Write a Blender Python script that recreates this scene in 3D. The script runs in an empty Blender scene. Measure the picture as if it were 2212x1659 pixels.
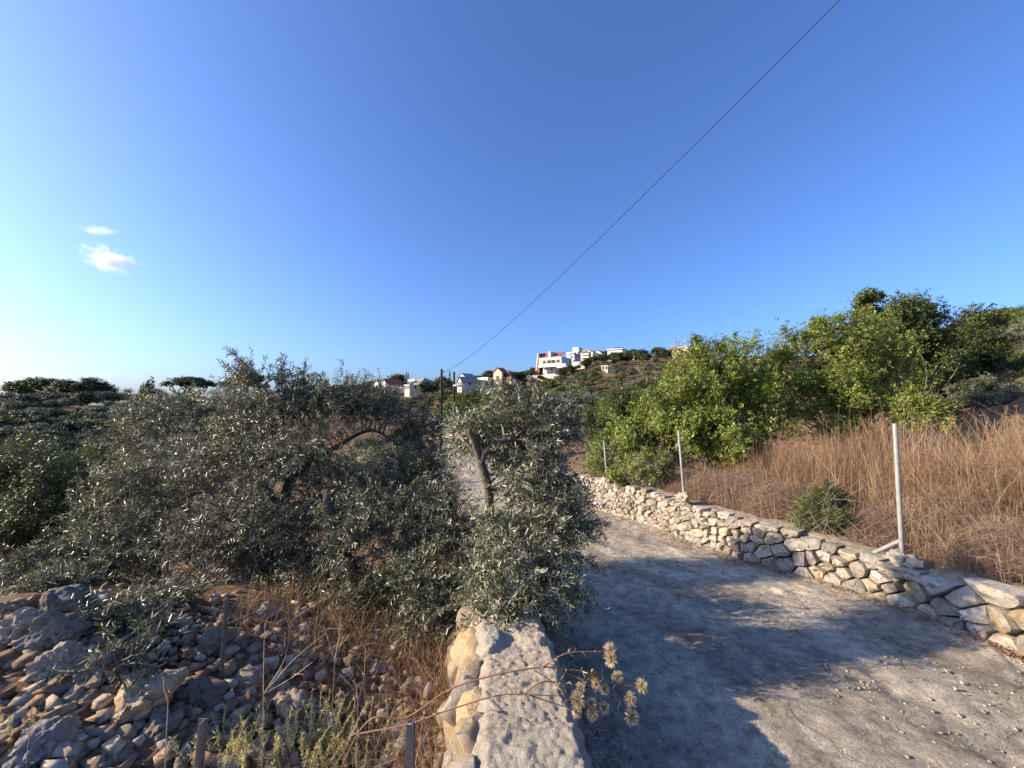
import bpy, math, random
import numpy as np
from mathutils import Vector, noise as mnoise

# ------------------------------------------------------------------ camera, sky, sun, exposure
scene = bpy.context.scene
COL = scene.collection
CZ = 2.28                                   # eye height above the nearest road surface
PITCH = math.radians(2.86)
cam_d = bpy.data.cameras.new('camera')
cam_d.sensor_width = 36.0
cam_d.lens = 36.0 * 831.0 / 2212.0          # ultra wide
cam_d.clip_start = 0.05
cam_d.clip_end = 9000.0
cam = bpy.data.objects.new('camera', cam_d)
COL.objects.link(cam)
cam.location = (0, 0, CZ)
cam.rotation_euler = (math.pi / 2 + PITCH, 0, 0)
scene.camera = cam

SUN_AZ = math.radians(-93.0)                # clockwise from the view direction (+Y); minus = to the left
SUN_EL = math.radians(21.5)
world = bpy.data.worlds.new('World')
scene.world = world
world.use_nodes = True
wn = world.node_tree
wn.nodes.clear()
sky = wn.nodes.new('ShaderNodeTexSky')
sky.sky_type = 'NISHITA'
sky.sun_disc = False
sky.sun_elevation = SUN_EL
sky.sun_rotation = SUN_AZ
sky.altitude = 300.0
sky.air_density = 1.0
sky.dust_density = 2.6
sky.ozone_density = 5.0
bg = wn.nodes.new('ShaderNodeBackground')
bg.inputs['Strength'].default_value = 0.09
wo = wn.nodes.new('ShaderNodeOutputWorld')
wb = wn.nodes.new('ShaderNodeMix')              # white balance of the whole sky
wb.data_type = 'RGBA'
wb.blend_type = 'MULTIPLY'
wb.inputs[0].default_value = 1.0
wb.inputs[7].default_value = (0.82, 0.96, 1.27, 1)
wn.links.new(sky.outputs[0], wb.inputs[6])
wn.links.new(wb.outputs[2], bg.inputs['Color'])
wn.links.new(bg.outputs[0], wo.inputs['Surface'])

sun_d = bpy.data.lights.new('sun', 'SUN')
sun_d.energy = 4.4
sun_d.angle = math.radians(0.53)
sun_d.color = (1.0, 0.80, 0.56)
sun = bpy.data.objects.new('sun', sun_d)
COL.objects.link(sun)
SUN_DIR = Vector((math.sin(SUN_AZ) * math.cos(SUN_EL), math.cos(SUN_AZ) * math.cos(SUN_EL), math.sin(SUN_EL)))
sun.rotation_euler = (-SUN_DIR).to_track_quat('-Z', 'Y').to_euler()
sun.location = SUN_DIR * 60

vs = scene.view_settings
vs.view_transform = 'Standard'
vs.look = 'None'
vs.exposure = 1.28
vs.gamma = 1.0
vs.use_curve_mapping = False
scene.cycles.max_bounces = 6
scene.cycles.diffuse_bounces = 3
scene.cycles.glossy_bounces = 2
scene.cycles.transmission_bounces = 3
scene.cycles.volume_bounces = 1
scene.cycles.use_denoising = True

# ------------------------------------------------------------------ helpers
F_PX, CX, CY = 831.0, 1106.0, 829.5
cp, sp = math.cos(PITCH), math.sin(PITCH)


def P(px, py, d):
    """World point seen at pixel (px, py) of a 2212-wide picture at depth y = d."""
    u, v = (px - CX) / F_PX, (CY - py) / F_PX
    x, y, z = u, cp - v * sp, sp + v * cp
    k = d / y
    return np.array((x * k, d, CZ + z * k))


def rng_(seed):
    return np.random.default_rng(seed)


def nz(p, f=1.0, o=(0, 0, 0), octv=3):
    """fbm value of a point, about -1..1"""
    return mnoise.fractal(Vector((p[0] * f + o[0], p[1] * f + o[1], p[2] * f + o[2])), 1.0, 2.0, octv)


def mesh_from(name, verts, faces, mat=None, col=None, smooth=False, sharp=None):
    """faces: (M,k) int array or a list of tuples. col: per-vertex (N,3)."""
    me = bpy.data.meshes.new(name)
    verts = np.asarray(verts, dtype=np.float32)
    if isinstance(faces, np.ndarray):
        M, k = faces.shape
        me.vertices.add(len(verts))
        me.vertices.foreach_set('co', verts.ravel())
        me.loops.add(M * k)
        me.loops.foreach_set('vertex_index', faces.astype(np.int32).ravel())
        me.polygons.add(M)
        me.polygons.foreach_set('loop_start', np.arange(0, M * k, k, dtype=np.int32))
        me.polygons.foreach_set('loop_total', np.full(M, k, dtype=np.int32))
        me.update(calc_edges=True)
    else:
        me.from_pydata([tuple(map(float, v)) for v in verts], [], faces)
        me.update()
    if col is not None:
        a = me.attributes.new('col', 'FLOAT_COLOR', 'POINT')
        c4 = np.ones((len(verts), 4), dtype=np.float32)
        c4[:, :3] = col
        a.data.foreach_set('color', c4.ravel())
    if smooth:
        me.polygons.foreach_set('use_smooth', np.ones(len(me.polygons), dtype=bool))
        if sharp:
            me.set_sharp_from_angle(angle=math.radians(sharp))
    if mat:
        me.materials.append(mat)
    return me


def link(name, me, parent=None, loc=None, label=None, cat=None, group=None, kind=None):
    o = bpy.data.objects.new(name, me)
    COL.objects.link(o)
    if loc is not None:
        o.location = tuple(map(float, loc))
    if parent is not None:
        o.parent = parent
    if label:
        o['label'] = label
    if cat:
        o['category'] = cat
    if group:
        o['group'] = group
    if kind:
        o['kind'] = kind
    return o


def thing(name, label, cat, loc=(0, 0, 0), rz=0.0, group=None):
    o = link(name, None, None, loc, label, cat, group)
    o.rotation_euler = (0, 0, rz)
    o.empty_display_size = 0.2
    return o


def unit(a):
    a = np.asarray(a, dtype=float)
    return a / (np.linalg.norm(a, axis=-1, keepdims=True) + 1e-9)


def rand_dir(r, n):
    return unit(r.normal(size=(n, 3)))


def leaves(Pb, D, N, L, W, col, fold=0.12, droop=0.1):
    """Leaf blades of two quads folded along the midrib. returns verts, faces, cols"""
    n = len(Pb)
    D = unit(D)
    S = unit(np.cross(D, N))
    U = np.cross(S, D)
    L = np.broadcast_to(np.asarray(L, float), (n,))[:, None]
    W = np.broadcast_to(np.asarray(W, float), (n,))[:, None]
    f = fold * W
    V = np.empty((n, 6, 3))
    V[:, 0] = Pb
    V[:, 1] = Pb + D * L * .30 + S * W * .46 + U * f
    V[:, 2] = Pb + D * L * .68 + S * W * .40 + U * (f - droop * L * .4)
    V[:, 3] = Pb + D * L - U * droop * L
    V[:, 4] = Pb + D * L * .68 - S * W * .40 + U * (f - droop * L * .4)
    V[:, 5] = Pb + D * L * .30 - S * W * .46 + U * f
    b = (np.arange(n) * 6)[:, None]
    F = np.concatenate([b + np.array([[0, 1, 2, 3]]), b + np.array([[0, 3, 4, 5]])], axis=1).reshape(-1, 4)
    C = np.repeat(np.asarray(col, float), 6, axis=0)
    return V.reshape(-1, 3), F, C


def cards(Pb, D, N, L, W, col):
    """Small single diamond blades (2 triangles)."""
    n = len(Pb)
    D = unit(D)
    S = unit(np.cross(D, N))
    U = np.cross(S, D)
    L = np.broadcast_to(np.asarray(L, float), (n,))[:, None]
    W = np.broadcast_to(np.asarray(W, float), (n,))[:, None]
    V = np.empty((n, 4, 3))
    V[:, 0] = Pb - D * L * .5
    V[:, 1] = Pb + S * W * .5 + U * W * .15
    V[:, 2] = Pb + D * L * .5
    V[:, 3] = Pb - S * W * .5 + U * W * .15
    F = (np.arange(n) * 4)[:, None] + np.array([[0, 1, 2, 3]])
    return V.reshape(-1, 3), F, np.repeat(np.asarray(col, float), 4, axis=0)


def ribbons(pts, width, side, col):
    """pts (n,K,3) polylines as tapering flat blades."""
    n, K, _ = pts.shape
    side = unit(side)[:, None, :]
    w = np.broadcast_to(np.asarray(width, float), (n,))[:, None, None]
    tap = np.linspace(1, .35, K)[None, :, None]
    V = np.stack([pts - side * w * tap * .5, pts + side * w * tap * .5], axis=2)      # n,K,2,3
    b = (np.arange(n) * K * 2)[:, None, None]
    k = np.arange(K - 1)[None, :, None] * 2
    F = (b + k + np.array([0, 1, 3, 2])[None, None, :]).reshape(-1, 4)
    return V.reshape(-1, 3), F, np.repeat(np.asarray(col, float), K * 2, axis=0)


def tubes(lines, sides=6, caps=True):
    """lines: list of (pts (K,3), radii (K,)). returns verts, faces(list)"""
    V, F = [], []
    o = 0
    ang = np.linspace(0, 2 * math.pi, sides, endpoint=False)
    for pts, rad in lines:
        pts = np.asarray(pts, float)
        K = len(pts)
        rad = np.broadcast_to(np.asarray(rad, float), (K,))
        T = unit(np.gradient(pts, axis=0))
        ref = np.array((0.0, 0.0, 1.0)) if abs(T[0][2]) < .9 else np.array((1.0, 0, 0))
        A = unit(np.cross(T, ref))
        B = np.cross(T, A)
        ring = (pts[:, None, :] + rad[:, None, None] * (np.cos(ang)[None, :, None] * A[:, None, :] + np.sin(ang)[None, :, None] * B[:, None, :]))
        V.append(ring.reshape(-1, 3))
        for i in range(K - 1):
            for j in range(sides):
                a, b_ = o + i * sides + j, o + i * sides + (j + 1) % sides
                F.append((a, b_, b_ + sides, a + sides))
        if caps:
            F.append(tuple(o + j for j in reversed(range(sides))))
            F.append(tuple(o + (K - 1) * sides + j for j in range(sides)))
        o += K * sides
    return np.concatenate(V), F


def merge(parts):
    """Concatenate (V,F,C) blocks of equal face size."""
    V, F, C, o = [], [], [], 0
    for v, f, c in parts:
        V.append(v); F.append(f + o); C.append(c); o += len(v)
    return np.concatenate(V), np.concatenate(F), np.concatenate(C)


def curve_pts(ctrl, n=12):
    """Catmull-Rom through control points"""
    c = np.asarray(ctrl, float)
    c = np.vstack([2 * c[0] - c[1], c, 2 * c[-1] - c[-2]])
    out = []
    segs = len(c) - 3
    for i in range(segs):
        p0, p1, p2, p3 = c[i:i + 4]
        for t in np.linspace(0, 1, n, endpoint=(i == segs - 1)):
            out.append(.5 * ((2 * p1) + (-p0 + p2) * t + (2 * p0 - 5 * p1 + 4 * p2 - p3) * t * t + (-p0 + 3 * p1 - 3 * p2 + p3) * t ** 3))
    return np.array(out)


def box_vf(x0, x1, y0, y1, z0, z1):
    v = [(x0, y0, z0), (x1, y0, z0), (x1, y1, z0), (x0, y1, z0), (x0, y0, z1), (x1, y0, z1), (x1, y1, z1), (x0, y1, z1)]
    f = [(0, 3, 2, 1), (4, 5, 6, 7), (0, 1, 5, 4), (1, 2, 6, 5), (2, 3, 7, 6), (3, 0, 4, 7)]
    return v, f


# ------------------------------------------------------------------ materials
class NT:
    def __init__(self, name):
        self.m = bpy.data.materials.new(name)
        self.m.use_nodes = True
        self.t = self.m.node_tree
        self.b = self.t.nodes['Principled BSDF']
        self.out = self.t.nodes['Material Output']

    def n(self, kind, **kw):
        nd = self.t.nodes.new('ShaderNode' + kind)
        for k, v in kw.items():
            if k in nd.inputs:
                nd.inputs[k].default_value = v
            else:
                setattr(nd, k, v)
        return nd

    def l(self, a, b):
        self.t.links.new(a, b)

    def coord(self, which='Object', scale=(1, 1, 1)):
        tc = self.n('TexCoord')
        mp = self.n('Mapping')
        mp.inputs['Scale'].default_value = scale
        self.l(tc.outputs[which], mp.inputs[0])
        return mp.outputs[0]

    def world(self, scale=(1, 1, 1)):
        g = self.n('NewGeometry')
        mp = self.n('Mapping')
        mp.inputs['Scale'].default_value = scale
        self.l(g.outputs['Position'], mp.inputs[0])
        return mp.outputs[0]

    def noise(self, vec, scale, detail=6, rough=.55, dist=0.0):
        nd = self.n('TexNoise', Scale=scale, Detail=detail, Roughness=rough, Distortion=dist)
        self.l(vec, nd.inputs['Vector'])
        return nd.outputs['Fac']

    def ramp(self, fac, stops):
        r = self.n('ValToRGB')
        el = r.color_ramp.elements
        while len(el) < len(stops):
            el.new(.5)
        for e, (p, c) in zip(el, stops):
            e.position = p
            e.color = (*c, 1) if len(c) == 3 else c
        self.l(fac, r.inputs[0])
        return r.outputs[0]

    def mix(self, fac, a, b, mode='MIX'):
        m = self.n('Mix', data_type='RGBA', blend_type=mode)
        for v, i in ((fac, 0), (a, 6), (b, 7)):
            if hasattr(v, 'links'):
                self.l(v, m.inputs[i])
            else:
                m.inputs[i].default_value = v if i == 0 else (*v, 1)
        return m.outputs[2]

    def math(self, op, a, b=0.0):
        m = self.n('Math', operation=op)
        for v, i in ((a, 0), (b, 1)):
            if hasattr(v, 'links'):
                self.l(v, m.inputs[i])
            else:
                m.inputs[i].default_value = v
        return m.outputs[0]

    def bump(self, h, strength=.5, dist=.02, prev=None):
        b = self.n('Bump', Strength=strength, Distance=dist)
        self.l(h, b.inputs['Height'])
        if prev is not None:
            self.l(prev, b.inputs['Normal'])
        return b.outputs[0]

    def done(self, color=None, rough=.85, normal=None, spec=.3):
        if color is not None:
            if hasattr(color, 'links'):
                self.l(color, self.b.inputs['Base Color'])
            else:
                self.b.inputs['Base Color'].default_value = (*color, 1)
        if hasattr(rough, 'links'):
            self.l(rough, self.b.inputs['Roughness'])
        else:
            self.b.inputs['Roughness'].default_value = rough
        self.b.inputs['Specular IOR Level'].default_value = spec
        if normal is not None:
            self.l(normal, self.b.inputs['Normal'])
        return self.m


def leaf_mat(name, transl=.3, rough=.45, spec=.4, tint=(1, 1, 1)):
    t = NT(name)
    a = t.n('Attribute', attribute_name='col')
    oi = t.n('ObjectInfo')
    v = t.n('MapRange')
    v.inputs['To Min'].default_value = .82
    v.inputs['To Max'].default_value = 1.16
    t.l(oi.outputs['Random'], v.inputs['Value'])
    c = t.mix(1.0, a.outputs['Color'], tint, 'MULTIPLY')
    hs = t.n('HueSaturation')
    t.l(c, hs.inputs['Color'])
    t.l(v.outputs[0], hs.inputs['Value'])
    t.done(hs.outputs[0], rough, None, spec)
    tr = t.n('BsdfTranslucent')
    br = t.n('HueSaturation', Saturation=1.15, Value=1.25)
    t.l(hs.outputs[0], br.inputs['Color'])
    t.l(br.outputs[0], tr.inputs['Color'])
    ms = t.n('MixShader')
    ms.inputs[0].default_value = transl
    t.l(t.b.outputs[0], ms.inputs[1])
    t.l(tr.outputs[0], ms.inputs[2])
    t.l(ms.outputs[0], t.out.inputs['Surface'])
    return t.m


def plain_mat(name, c1, c2, scale=6.0, rough=.8, bump=.3, bscale=None, bdist=.01, spec=.3, coord='Object', objvar=0.0):
    t = NT(name)
    vec = t.coord(coord)
    f = t.noise(vec, scale)
    col = t.ramp(f, [(.3, c1), (.7, c2)])
    if objvar:
        oi = t.n('ObjectInfo')
        mr = t.n('MapRange')
        mr.inputs['To Min'].default_value = 1 - objvar
        mr.inputs['To Max'].default_value = 1 + objvar
        t.l(oi.outputs['Random'], mr.inputs['Value'])
        hs = t.n('HueSaturation')
        t.l(col, hs.inputs['Color'])
        t.l(mr.outputs[0], hs.inputs['Value'])
        col = hs.outputs[0]
    nb = t.bump(t.noise(vec, bscale or scale * 5, 8), bump, bdist) if bump else None
    return t.done(col, rough, nb, spec)
# ------------------------------------------------------------------ lie of the land
# x, y, height relative to the eye
CTRL = np.array([
    (0, 0, -1.66), (-1.2, 2, -1.98), (-2.5, 1.8, -1.74), (-3.6, 2.9, -1.52), (-2.8, 3.4, -1.70), (-.5, 3, -2.08), (-.4, 1.3, -1.95), (-1.6, 3.8, -2.0),
    (-.6, 5, -2.42), (-3, 6, -2.7), (-5, 3.6, -1.9), (-6, 6, -3.2), (-10, 10, -4.8), (-14, 15, -6.2), (-20, 20, -8), (-20, 8, -6), (-10, 3, -3.6),
    (-32, 30, -9.5), (-50, 28, -9), (-60, 60, -11), (-50, 90, -7), (-95, 80, -5), (-150, 115, -1), (-112, 142, 0), (-75, 150, 1.5), (-60, 150, 1.5), (-45, 150, 2.0), (-30, 130, -1.5),
    (-200, 150, -8), (-130, 200, -8), (-90, 230, 0),
    (-4, 20, -4.4), (-8, 20, -5.6), (-14, 40, -8), (-9, 60, -5.3), (-20, 60, -8), (-25, 90, -5), (-9, 70, -4.8), (-6, 90, -4.0), (0, 80, -4.4), (-15, 120, -2.0),
    (0, 120, -.6), (0, 160, 4.2), (-10, 200, 8.6), (-40, 200, 5.5), (-70, 240, 6.5), (-60, 300, 3), (-20, 280, 10), (20, 188, 11.6), (45, 200, 18), (50, 258, 26), (80, 290, 33), (110, 300, 35), (60, 330, 30), (150, 330, 44),
    (60, 60, 2.0), (60, 100, 7.5), (40, 40, -.8), (25, 30, -1.4), (15, 20, -1.7), (10, 30, -3.0), (4, 20, -3.5), (3, 40, -4.4), (25, 120, 2.8), (100, 200, 20), (30, 70, -.8),
    (5, 4, -1.75), (4.7, 7, -1.85), (4, 9, -2.1), (3, 12, -2.3), (8, 5, -1.25), (10, 8, -.95), (7, 12, -1.9), (20, 14, 1.0), (30, 22, 2.6), (52, 40, 5.2), (80, 62, 12), (118, 90, 20.5), (140, 60, 26), (200, 160, 30),
    (5, -2, -1.7), (10, -6, -.8), (0, -6, -1.6), (-8, -6, -3), (0, -40, 1), (40, -30, 6), (-40, -30, -9), (-120, 0, -10), (-80, -120, -6), (100, -100, 18), (140, 0, 25), (0, -200, 6),
    (-400, 300, -40), (-150, 450, -10), (0, 500, 0), (200, 500, 30), (450, 300, 50), (500, 0, 60), (-500, 0, -60), (0, -500, 20), (-400, -350, -30), (400, -350, 40)], float)


def _q(x, y):
    r = np.sqrt(x * x + y * y)
    k = np.log1p(r / 2.5) / (r + 1e-6)
    return np.stack([x * k, y * k], -1), r


_qc, _rc = _q(CTRL[:, 0], CTRL[:, 1])
_wc = CTRL[:, 2] / (_rc + 4.0)


def _phi(d):
    return np.where(d > 1e-9, d * d * np.log(d + 1e-12), 0.0)


_n = len(CTRL)
_A = np.zeros((_n + 3, _n + 3))
_A[:_n, :_n] = _phi(np.linalg.norm(_qc[:, None] - _qc[None], axis=-1)) + np.eye(_n) * 2e-3
_A[:_n, _n] = 1
_A[:_n, _n + 1:] = _qc
_A[_n:, :_n] = _A[:_n, _n:].T
_sol = np.linalg.solve(_A, np.concatenate([_wc, np.zeros(3)]))


def rbf(x, y):
    x = np.asarray(x, float); y = np.asarray(y, float)
    r0 = np.sqrt(x * x + y * y)
    k = np.minimum(1.0, 520.0 / (r0 + 1e-6))
    q, r = _q(x * k, y * k)
    sh = q.shape[:-1]
    qf = q.reshape(-1, 2)
    out = np.empty(len(qf))
    for i in range(0, len(qf), 8000):
        d = np.linalg.norm(qf[i:i + 8000, None] - _qc[None], axis=-1)
        out[i:i + 8000] = _phi(d) @ _sol[:_n] + _sol[_n] + qf[i:i + 8000] @ _sol[_n + 1:]
    return out.reshape(sh) * (r + 4.0)


def zroad(y):
    """road height relative to the eye"""
    y = np.asarray(y, float)
    near = -(1.96 + .08 * y)
    far = -2.92 - .0496 * (y - 12)
    t = np.clip((y - 9) / 6, 0, 1)
    t = t * t * (3 - 2 * t)
    return near * (1 - t) + far * t + .02 * np.maximum(y - 60, 0)


def ray_z(px, py, zf):
    """depth at which the pixel ray meets the height profile zf(y) (relative to eye)"""
    lo, hi = .4, 120.0
    for _ in range(60):
        m = .5 * (lo + hi)
        if P(px, py, m)[2] - CZ > zf(m):
            lo = m
        else:
            hi = m
    return lo


# foot of the right wall, traced along the road edge
_WB = [(2149, 1392), (1986, 1325), (1799, 1263), (1607, 1211), (1511, 1179), (1420, 1143), (1296, 1105), (1229, 1081)]
_wb = []
for px_, py_ in _WB:
    d_ = ray_z(px_, py_, zroad)
    _wb.append((P(px_, py_, d_)[0], d_))
WALLR = np.array([(5.05, -1.5), (4.85, 1.2), (4.68, 2.5)] + _wb + [(.9, 14.0), (.2, 17.5)])
RX_y = np.concatenate([[-8], WALLR[:, 1], [30, 60, 75, 90]])
RX_x = np.concatenate([[5.6], WALLR[:, 0], [-2.0, -7.2, -9.2, -11.0]])
LX_y = np.array([-8, 0, 1.6, 2.7, 4.5, 8, 11, 20, 60, 75, 90.0])
LX_x = np.array([.75, .52, .36, .27, .02, -.95, -2.0, -4.0, -11.0, -13.0, -15.0])
WH_y = np.array([0, 3.6, 4.2, 5.0, 5.5, 6.0, 7.3, 8.8, 11.3, 15, 17.5])
WH_h = np.array([.55, .55, .49, .50, .60, .62, .68, .76, .80, .7, .5])


def XR(y): return np.interp(y, RX_y, RX_x)
def XL(y): return np.interp(y, LX_y, LX_x)
def WH(y): return np.interp(y, WH_y, WH_h)
def sstep(a, b, t):
    t = np.clip((t - a) / (b - a), 0, 1)
    return t * t * (3 - 2 * t)


def tz(x, y):
    """ground height in world z"""
    x = np.asarray(x, float); y = np.asarray(y, float)
    g = rbf(x, y)
    zr = zroad(np.clip(y, -8, 90))
    xl, xr = XL(y), XR(y)
    inroad = (y > -8) & (y < 88)
    fade = sstep(88, 74, y) * sstep(-8, -6, y)
    # left side
    wl = np.where(y < 4.6, .55, 1.8 + .03 * y)
    tl = sstep(.12, wl, xl - x)
    # right side: road -> top of the wall -> ground behind
    dr = x - xr
    haswall = sstep(18.5, 16.5, y)
    top = zr + WH(y) - .05
    t1 = sstep(.14, .36, dr)
    t2 = sstep(.45, 2.2, dr)
    gr = (zr * (1 - t1) + top * t1) * (1 - t2) + g * t2
    tn = sstep(.1, 3.0, dr)
    gr2 = zr * (1 - tn) + g * tn
    gr = gr * haswall + gr2 * (1 - haswall)
    z = np.where(x < xl, zr * (1 - tl) + g * tl, np.where(dr > 0, gr, zr))
    z = np.where(inroad, g * (1 - fade) + (z - .05 * (1 - np.where(x < xl, tl, np.where(dr > 0, t2, 0)))) * fade, g)
    return z + CZ


def tz1(x, y):
    return float(tz(np.array([x]), np.array([y]))[0])


def G(px, py, d0=1.0, d1=420.0):
    """where the pixel ray first meets the ground"""
    ds = np.geomspace(d0, d1, 260)
    u, v = (px - CX) / F_PX, (CY - py) / F_PX
    y0 = cp - v * sp
    X = u / y0 * ds
    Z = CZ + (sp + v * cp) / y0 * ds
    below = Z < tz(X, ds)
    i = int(np.argmax(below)) if below.any() else len(ds) - 1
    return np.array((X[i], ds[i], tz1(X[i], ds[i])))


def G_many(pxy, d0, d1, steps):
    ds = np.geomspace(d0, d1, steps)[None]
    u, v = (pxy[:, 0:1] - CX) / F_PX, (CY - pxy[:, 1:2]) / F_PX
    y0 = cp - v * sp
    X, Z = u / y0 * ds, CZ + (sp + v * cp) / y0 * ds
    Y = np.broadcast_to(ds, X.shape)
    below = Z < tz(X, Y)
    i = np.where(below.any(1), np.argmax(below, 1), steps - 1)
    a = np.arange(len(i))
    x, y = X[a, i], Y[a, i]
    return np.stack([x, y, tz(x, y)], -1)


# ------------------------------------------------------------------ ground sheet
def soil_material():
    t = NT('dry soil')
    w = t.world()
    big = t.noise(w, .09, 4)
    mid = t.noise(w, .9, 6)
    fine = t.noise(w, 14, 8, .65)
    c = t.ramp(mid, [(.25, (.10, .065, .042)), (.5, (.17, .105, .065)), (.75, (.24, .165, .10))])
    g = t.ramp(fine, [(.3, (.05, .055, .03)), (.7, (.16, .13, .07))])
    c = t.mix(t.ramp(big, [(.46, (0, 0, 0)), (.62, (.75, .75, .75))]), c, g)
    c = t.mix(.6, c, t.ramp(fine, [(.25, (.35, .35, .35)), (.75, (1.5, 1.4, 1.3))]), 'MULTIPLY')
    n = t.bump(fine, .8, .04)
    n = t.bump(mid, .6, .3, n)
    return t.done(c, .95, n, .15)


M_SOIL = soil_material()
az = np.concatenate([np.arange(-180, -64, 4.0), np.arange(-64, 64, .5), np.arange(64, 180, 4.0)])
az = np.radians(az)
rad = np.concatenate([[.25], np.geomspace(.6, 4500, 165)])
AA, RR = np.meshgrid(az, rad, indexing='ij')
GX, GY = np.sin(AA) * RR, np.cos(AA) * RR
GZ = tz(GX, GY)
_on = (GX > XL(GY) - .4) & (GX < XR(GY) + .5) & (GY > -8) & (GY < 80)
for i in range(GX.shape[0]):
    for j in range(1, GX.shape[1]):
        if RR[i, j] < 60 and not _on[i, j]:
            p = (GX[i, j], GY[i, j], 0)
            a = .05 + .012 * RR[i, j]
            GZ[i, j] += min(a, .3) * nz(p, 1.4 / (1 + .05 * RR[i, j]), (3, 1, 0), 3)
na, nr = GX.shape
verts = np.stack([GX, GY, GZ], -1).reshape(-1, 3)
ii, jj = np.meshgrid(np.arange(na), np.arange(nr - 1), indexing='ij')
i2 = (ii + 1) % na
F = np.stack([ii * nr + jj, i2 * nr + jj, i2 * nr + jj + 1, ii * nr + jj + 1], -1).reshape(-1, 4)[:, ::-1]
link('ground', mesh_from('ground', verts, F, M_SOIL, smooth=True), kind='structure', label='dry reddish soil of the hillside and valley')


# ------------------------------------------------------------------ road
def road_material():
    t = NT('worn road concrete')
    a = t.n('Attribute', attribute_name='ruv')
    st = t.n('Mapping')
    st.inputs['Scale'].default_value = (1.0, .22, 1)
    t.l(a.outputs['Vector'], st.inputs[0])
    w = t.world()
    streak = t.noise(st.outputs[0], 2.1, 5, .6, .6)
    patch = t.noise(w, 1.1, 5, .6, .3)
    mid = t.noise(w, 9, 6, .65)
    fine = t.noise(w, 70, 6, .7)
    c = t.ramp(streak, [(.30, (.21, .19, .155)), (.44, (.39, .35, .285)), (.58, (.51, .46, .375)), (.8, (.59, .535, .435))])
    dk = t.ramp(patch, [(.40, (.8, .8, .8)), (.58, (0, 0, 0))])
    c = t.mix(t.math('MULTIPLY', dk, .7), c, (.25, .222, .18))
    # moss and soil tint
    ms = t.ramp(t.noise(w, .8, 4), [(.56, (0, 0, 0)), (.72, (.4, .4, .4))])
    c = t.mix(ms, c, (.20, .175, .095))
    gr = t.ramp(mid, [(.28, (.45, .45, .45)), (.5, (.95, .95, .94)), (.72, (1.4, 1.37, 1.3))])
    c = t.mix(1.0, c, gr, 'MULTIPLY')
    vo = t.n('TexVoronoi', Scale=95.0)
    t.l(w, vo.inputs['Vector'])
    ag = t.ramp(vo.outputs['Color'], [(.1, (.55, .55, .55)), (.6, (1.05, 1.04, 1.02)), (.95, (1.7, 1.65, 1.55))])
    c = t.mix(.55, c, ag, 'MULTIPLY')
    # cracks
    cw = t.n('VectorMath', operation='ADD')
    dn = t.n('TexNoise', Scale=2.5, Detail=5.0)
    t.l(w, dn.inputs['Vector'])
    sc = t.n('VectorMath', operation='SCALE')
    sc.inputs['Scale'].default_value = .9
    t.l(dn.outputs['Color'], sc.inputs[0])
    t.l(w, cw.inputs[0]); t.l(sc.outputs[0], cw.inputs[1])
    cr = t.n('TexVoronoi', Scale=.75, feature='DISTANCE_TO_EDGE')
    t.l(cw.outputs[0], cr.inputs['Vector'])
    crk = t.ramp(cr.outputs['Distance'], [(0.0, (1, 1, 1)), (.012, (0, 0, 0))])
    c = t.mix(t.math('MULTIPLY', crk, .35), c, (.055, .05, .045))
    h = t.math('ADD', t.math('MULTIPLY', mid, .7), t.math('MULTIPLY', fine, .5))
    h = t.math('SUBTRACT', h, t.math('MULTIPLY', crk, .25))
    n = t.bump(h, 1.0, .04)
    n = t.bump(vo.outputs['Distance'], .5, .008, n)
    return t.done(c, .9, n, .2)


M_ROAD = road_material()
ys = [-2.0]
while ys[-1] < 84:
    ys.append(ys[-1] + .028 * max(1.0, abs(ys[-1]) / 2.6))
ys = np.array(ys)
us = np.linspace(-.12, 1.04, 100)
UU, YY = np.meshgrid(us, ys, indexing='xy')
XX = XL(YY) + UU * (XR(YY) - XL(YY))
ZZ = zroad(YY) + CZ
RUV = np.stack([(UU * 4.0), YY, 0 * YY], -1)
for i in range(XX.shape[0]):
    if ys[i] > 30:
        continue
    for j in range(XX.shape[1]):
        x, y, u = XX[i, j], YY[i, j], UU[i, j]
        dz = .022 * nz((u * 4, y * .3, 0), 1.3, (7, 2, 1), 3)
        dz += .014 * nz((x, y, 0), 5.0, (1, 5, 3), 5)
        # broken layers: the thicker skin ends in a ragged step
        s = nz((u * 4 + .25 * nz((x, y, 0), 2.0, (0, 0, 9), 3), y * .28, 4), .9, (2.3, 1.7, 0), 2)
        dz += .022 * float(sstep(.02, .07, s))
        dz += .05 * max(0, u - .9) * 4 + .03 * max(0, -.0 - u) * 4
        ZZ[i, j] += dz
v = np.stack([XX, YY, ZZ], -1).reshape(-1, 3)
R_, C_ = XX.shape
ii, jj = np.meshgrid(np.arange(R_ - 1), np.arange(C_ - 1), indexing='ij')
F = np.stack([ii * C_ + jj, ii * C_ + jj + 1, (ii + 1) * C_ + jj + 1, (ii + 1) * C_ + jj], -1).reshape(-1, 4)
me = mesh_from('road', v, F, M_ROAD, smooth=True)
at_ = me.attributes.new('ruv', 'FLOAT_VECTOR', 'POINT')
at_.data.foreach_set('vector', RUV.astype(np.float32).ravel())
link('road', me, kind='structure', label='worn grey concrete lane running downhill between stone walls')


def road_surface(x, y):
    return float(zroad(y)) + CZ


# ------------------------------------------------------------------ rocks
def ico(sub):
    import bmesh
    bm = bmesh.new()
    bmesh.ops.create_icosphere(bm, subdivisions=sub, radius=1.0)
    V = np.array([v.co[:] for v in bm.verts])
    Fc = np.array([[v.index for v in f.verts] for f in bm.faces])
    bm.free()
    return V, Fc


ICO = {k: ico(k) for k in (1, 2, 3, 4, 5)}


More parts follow.
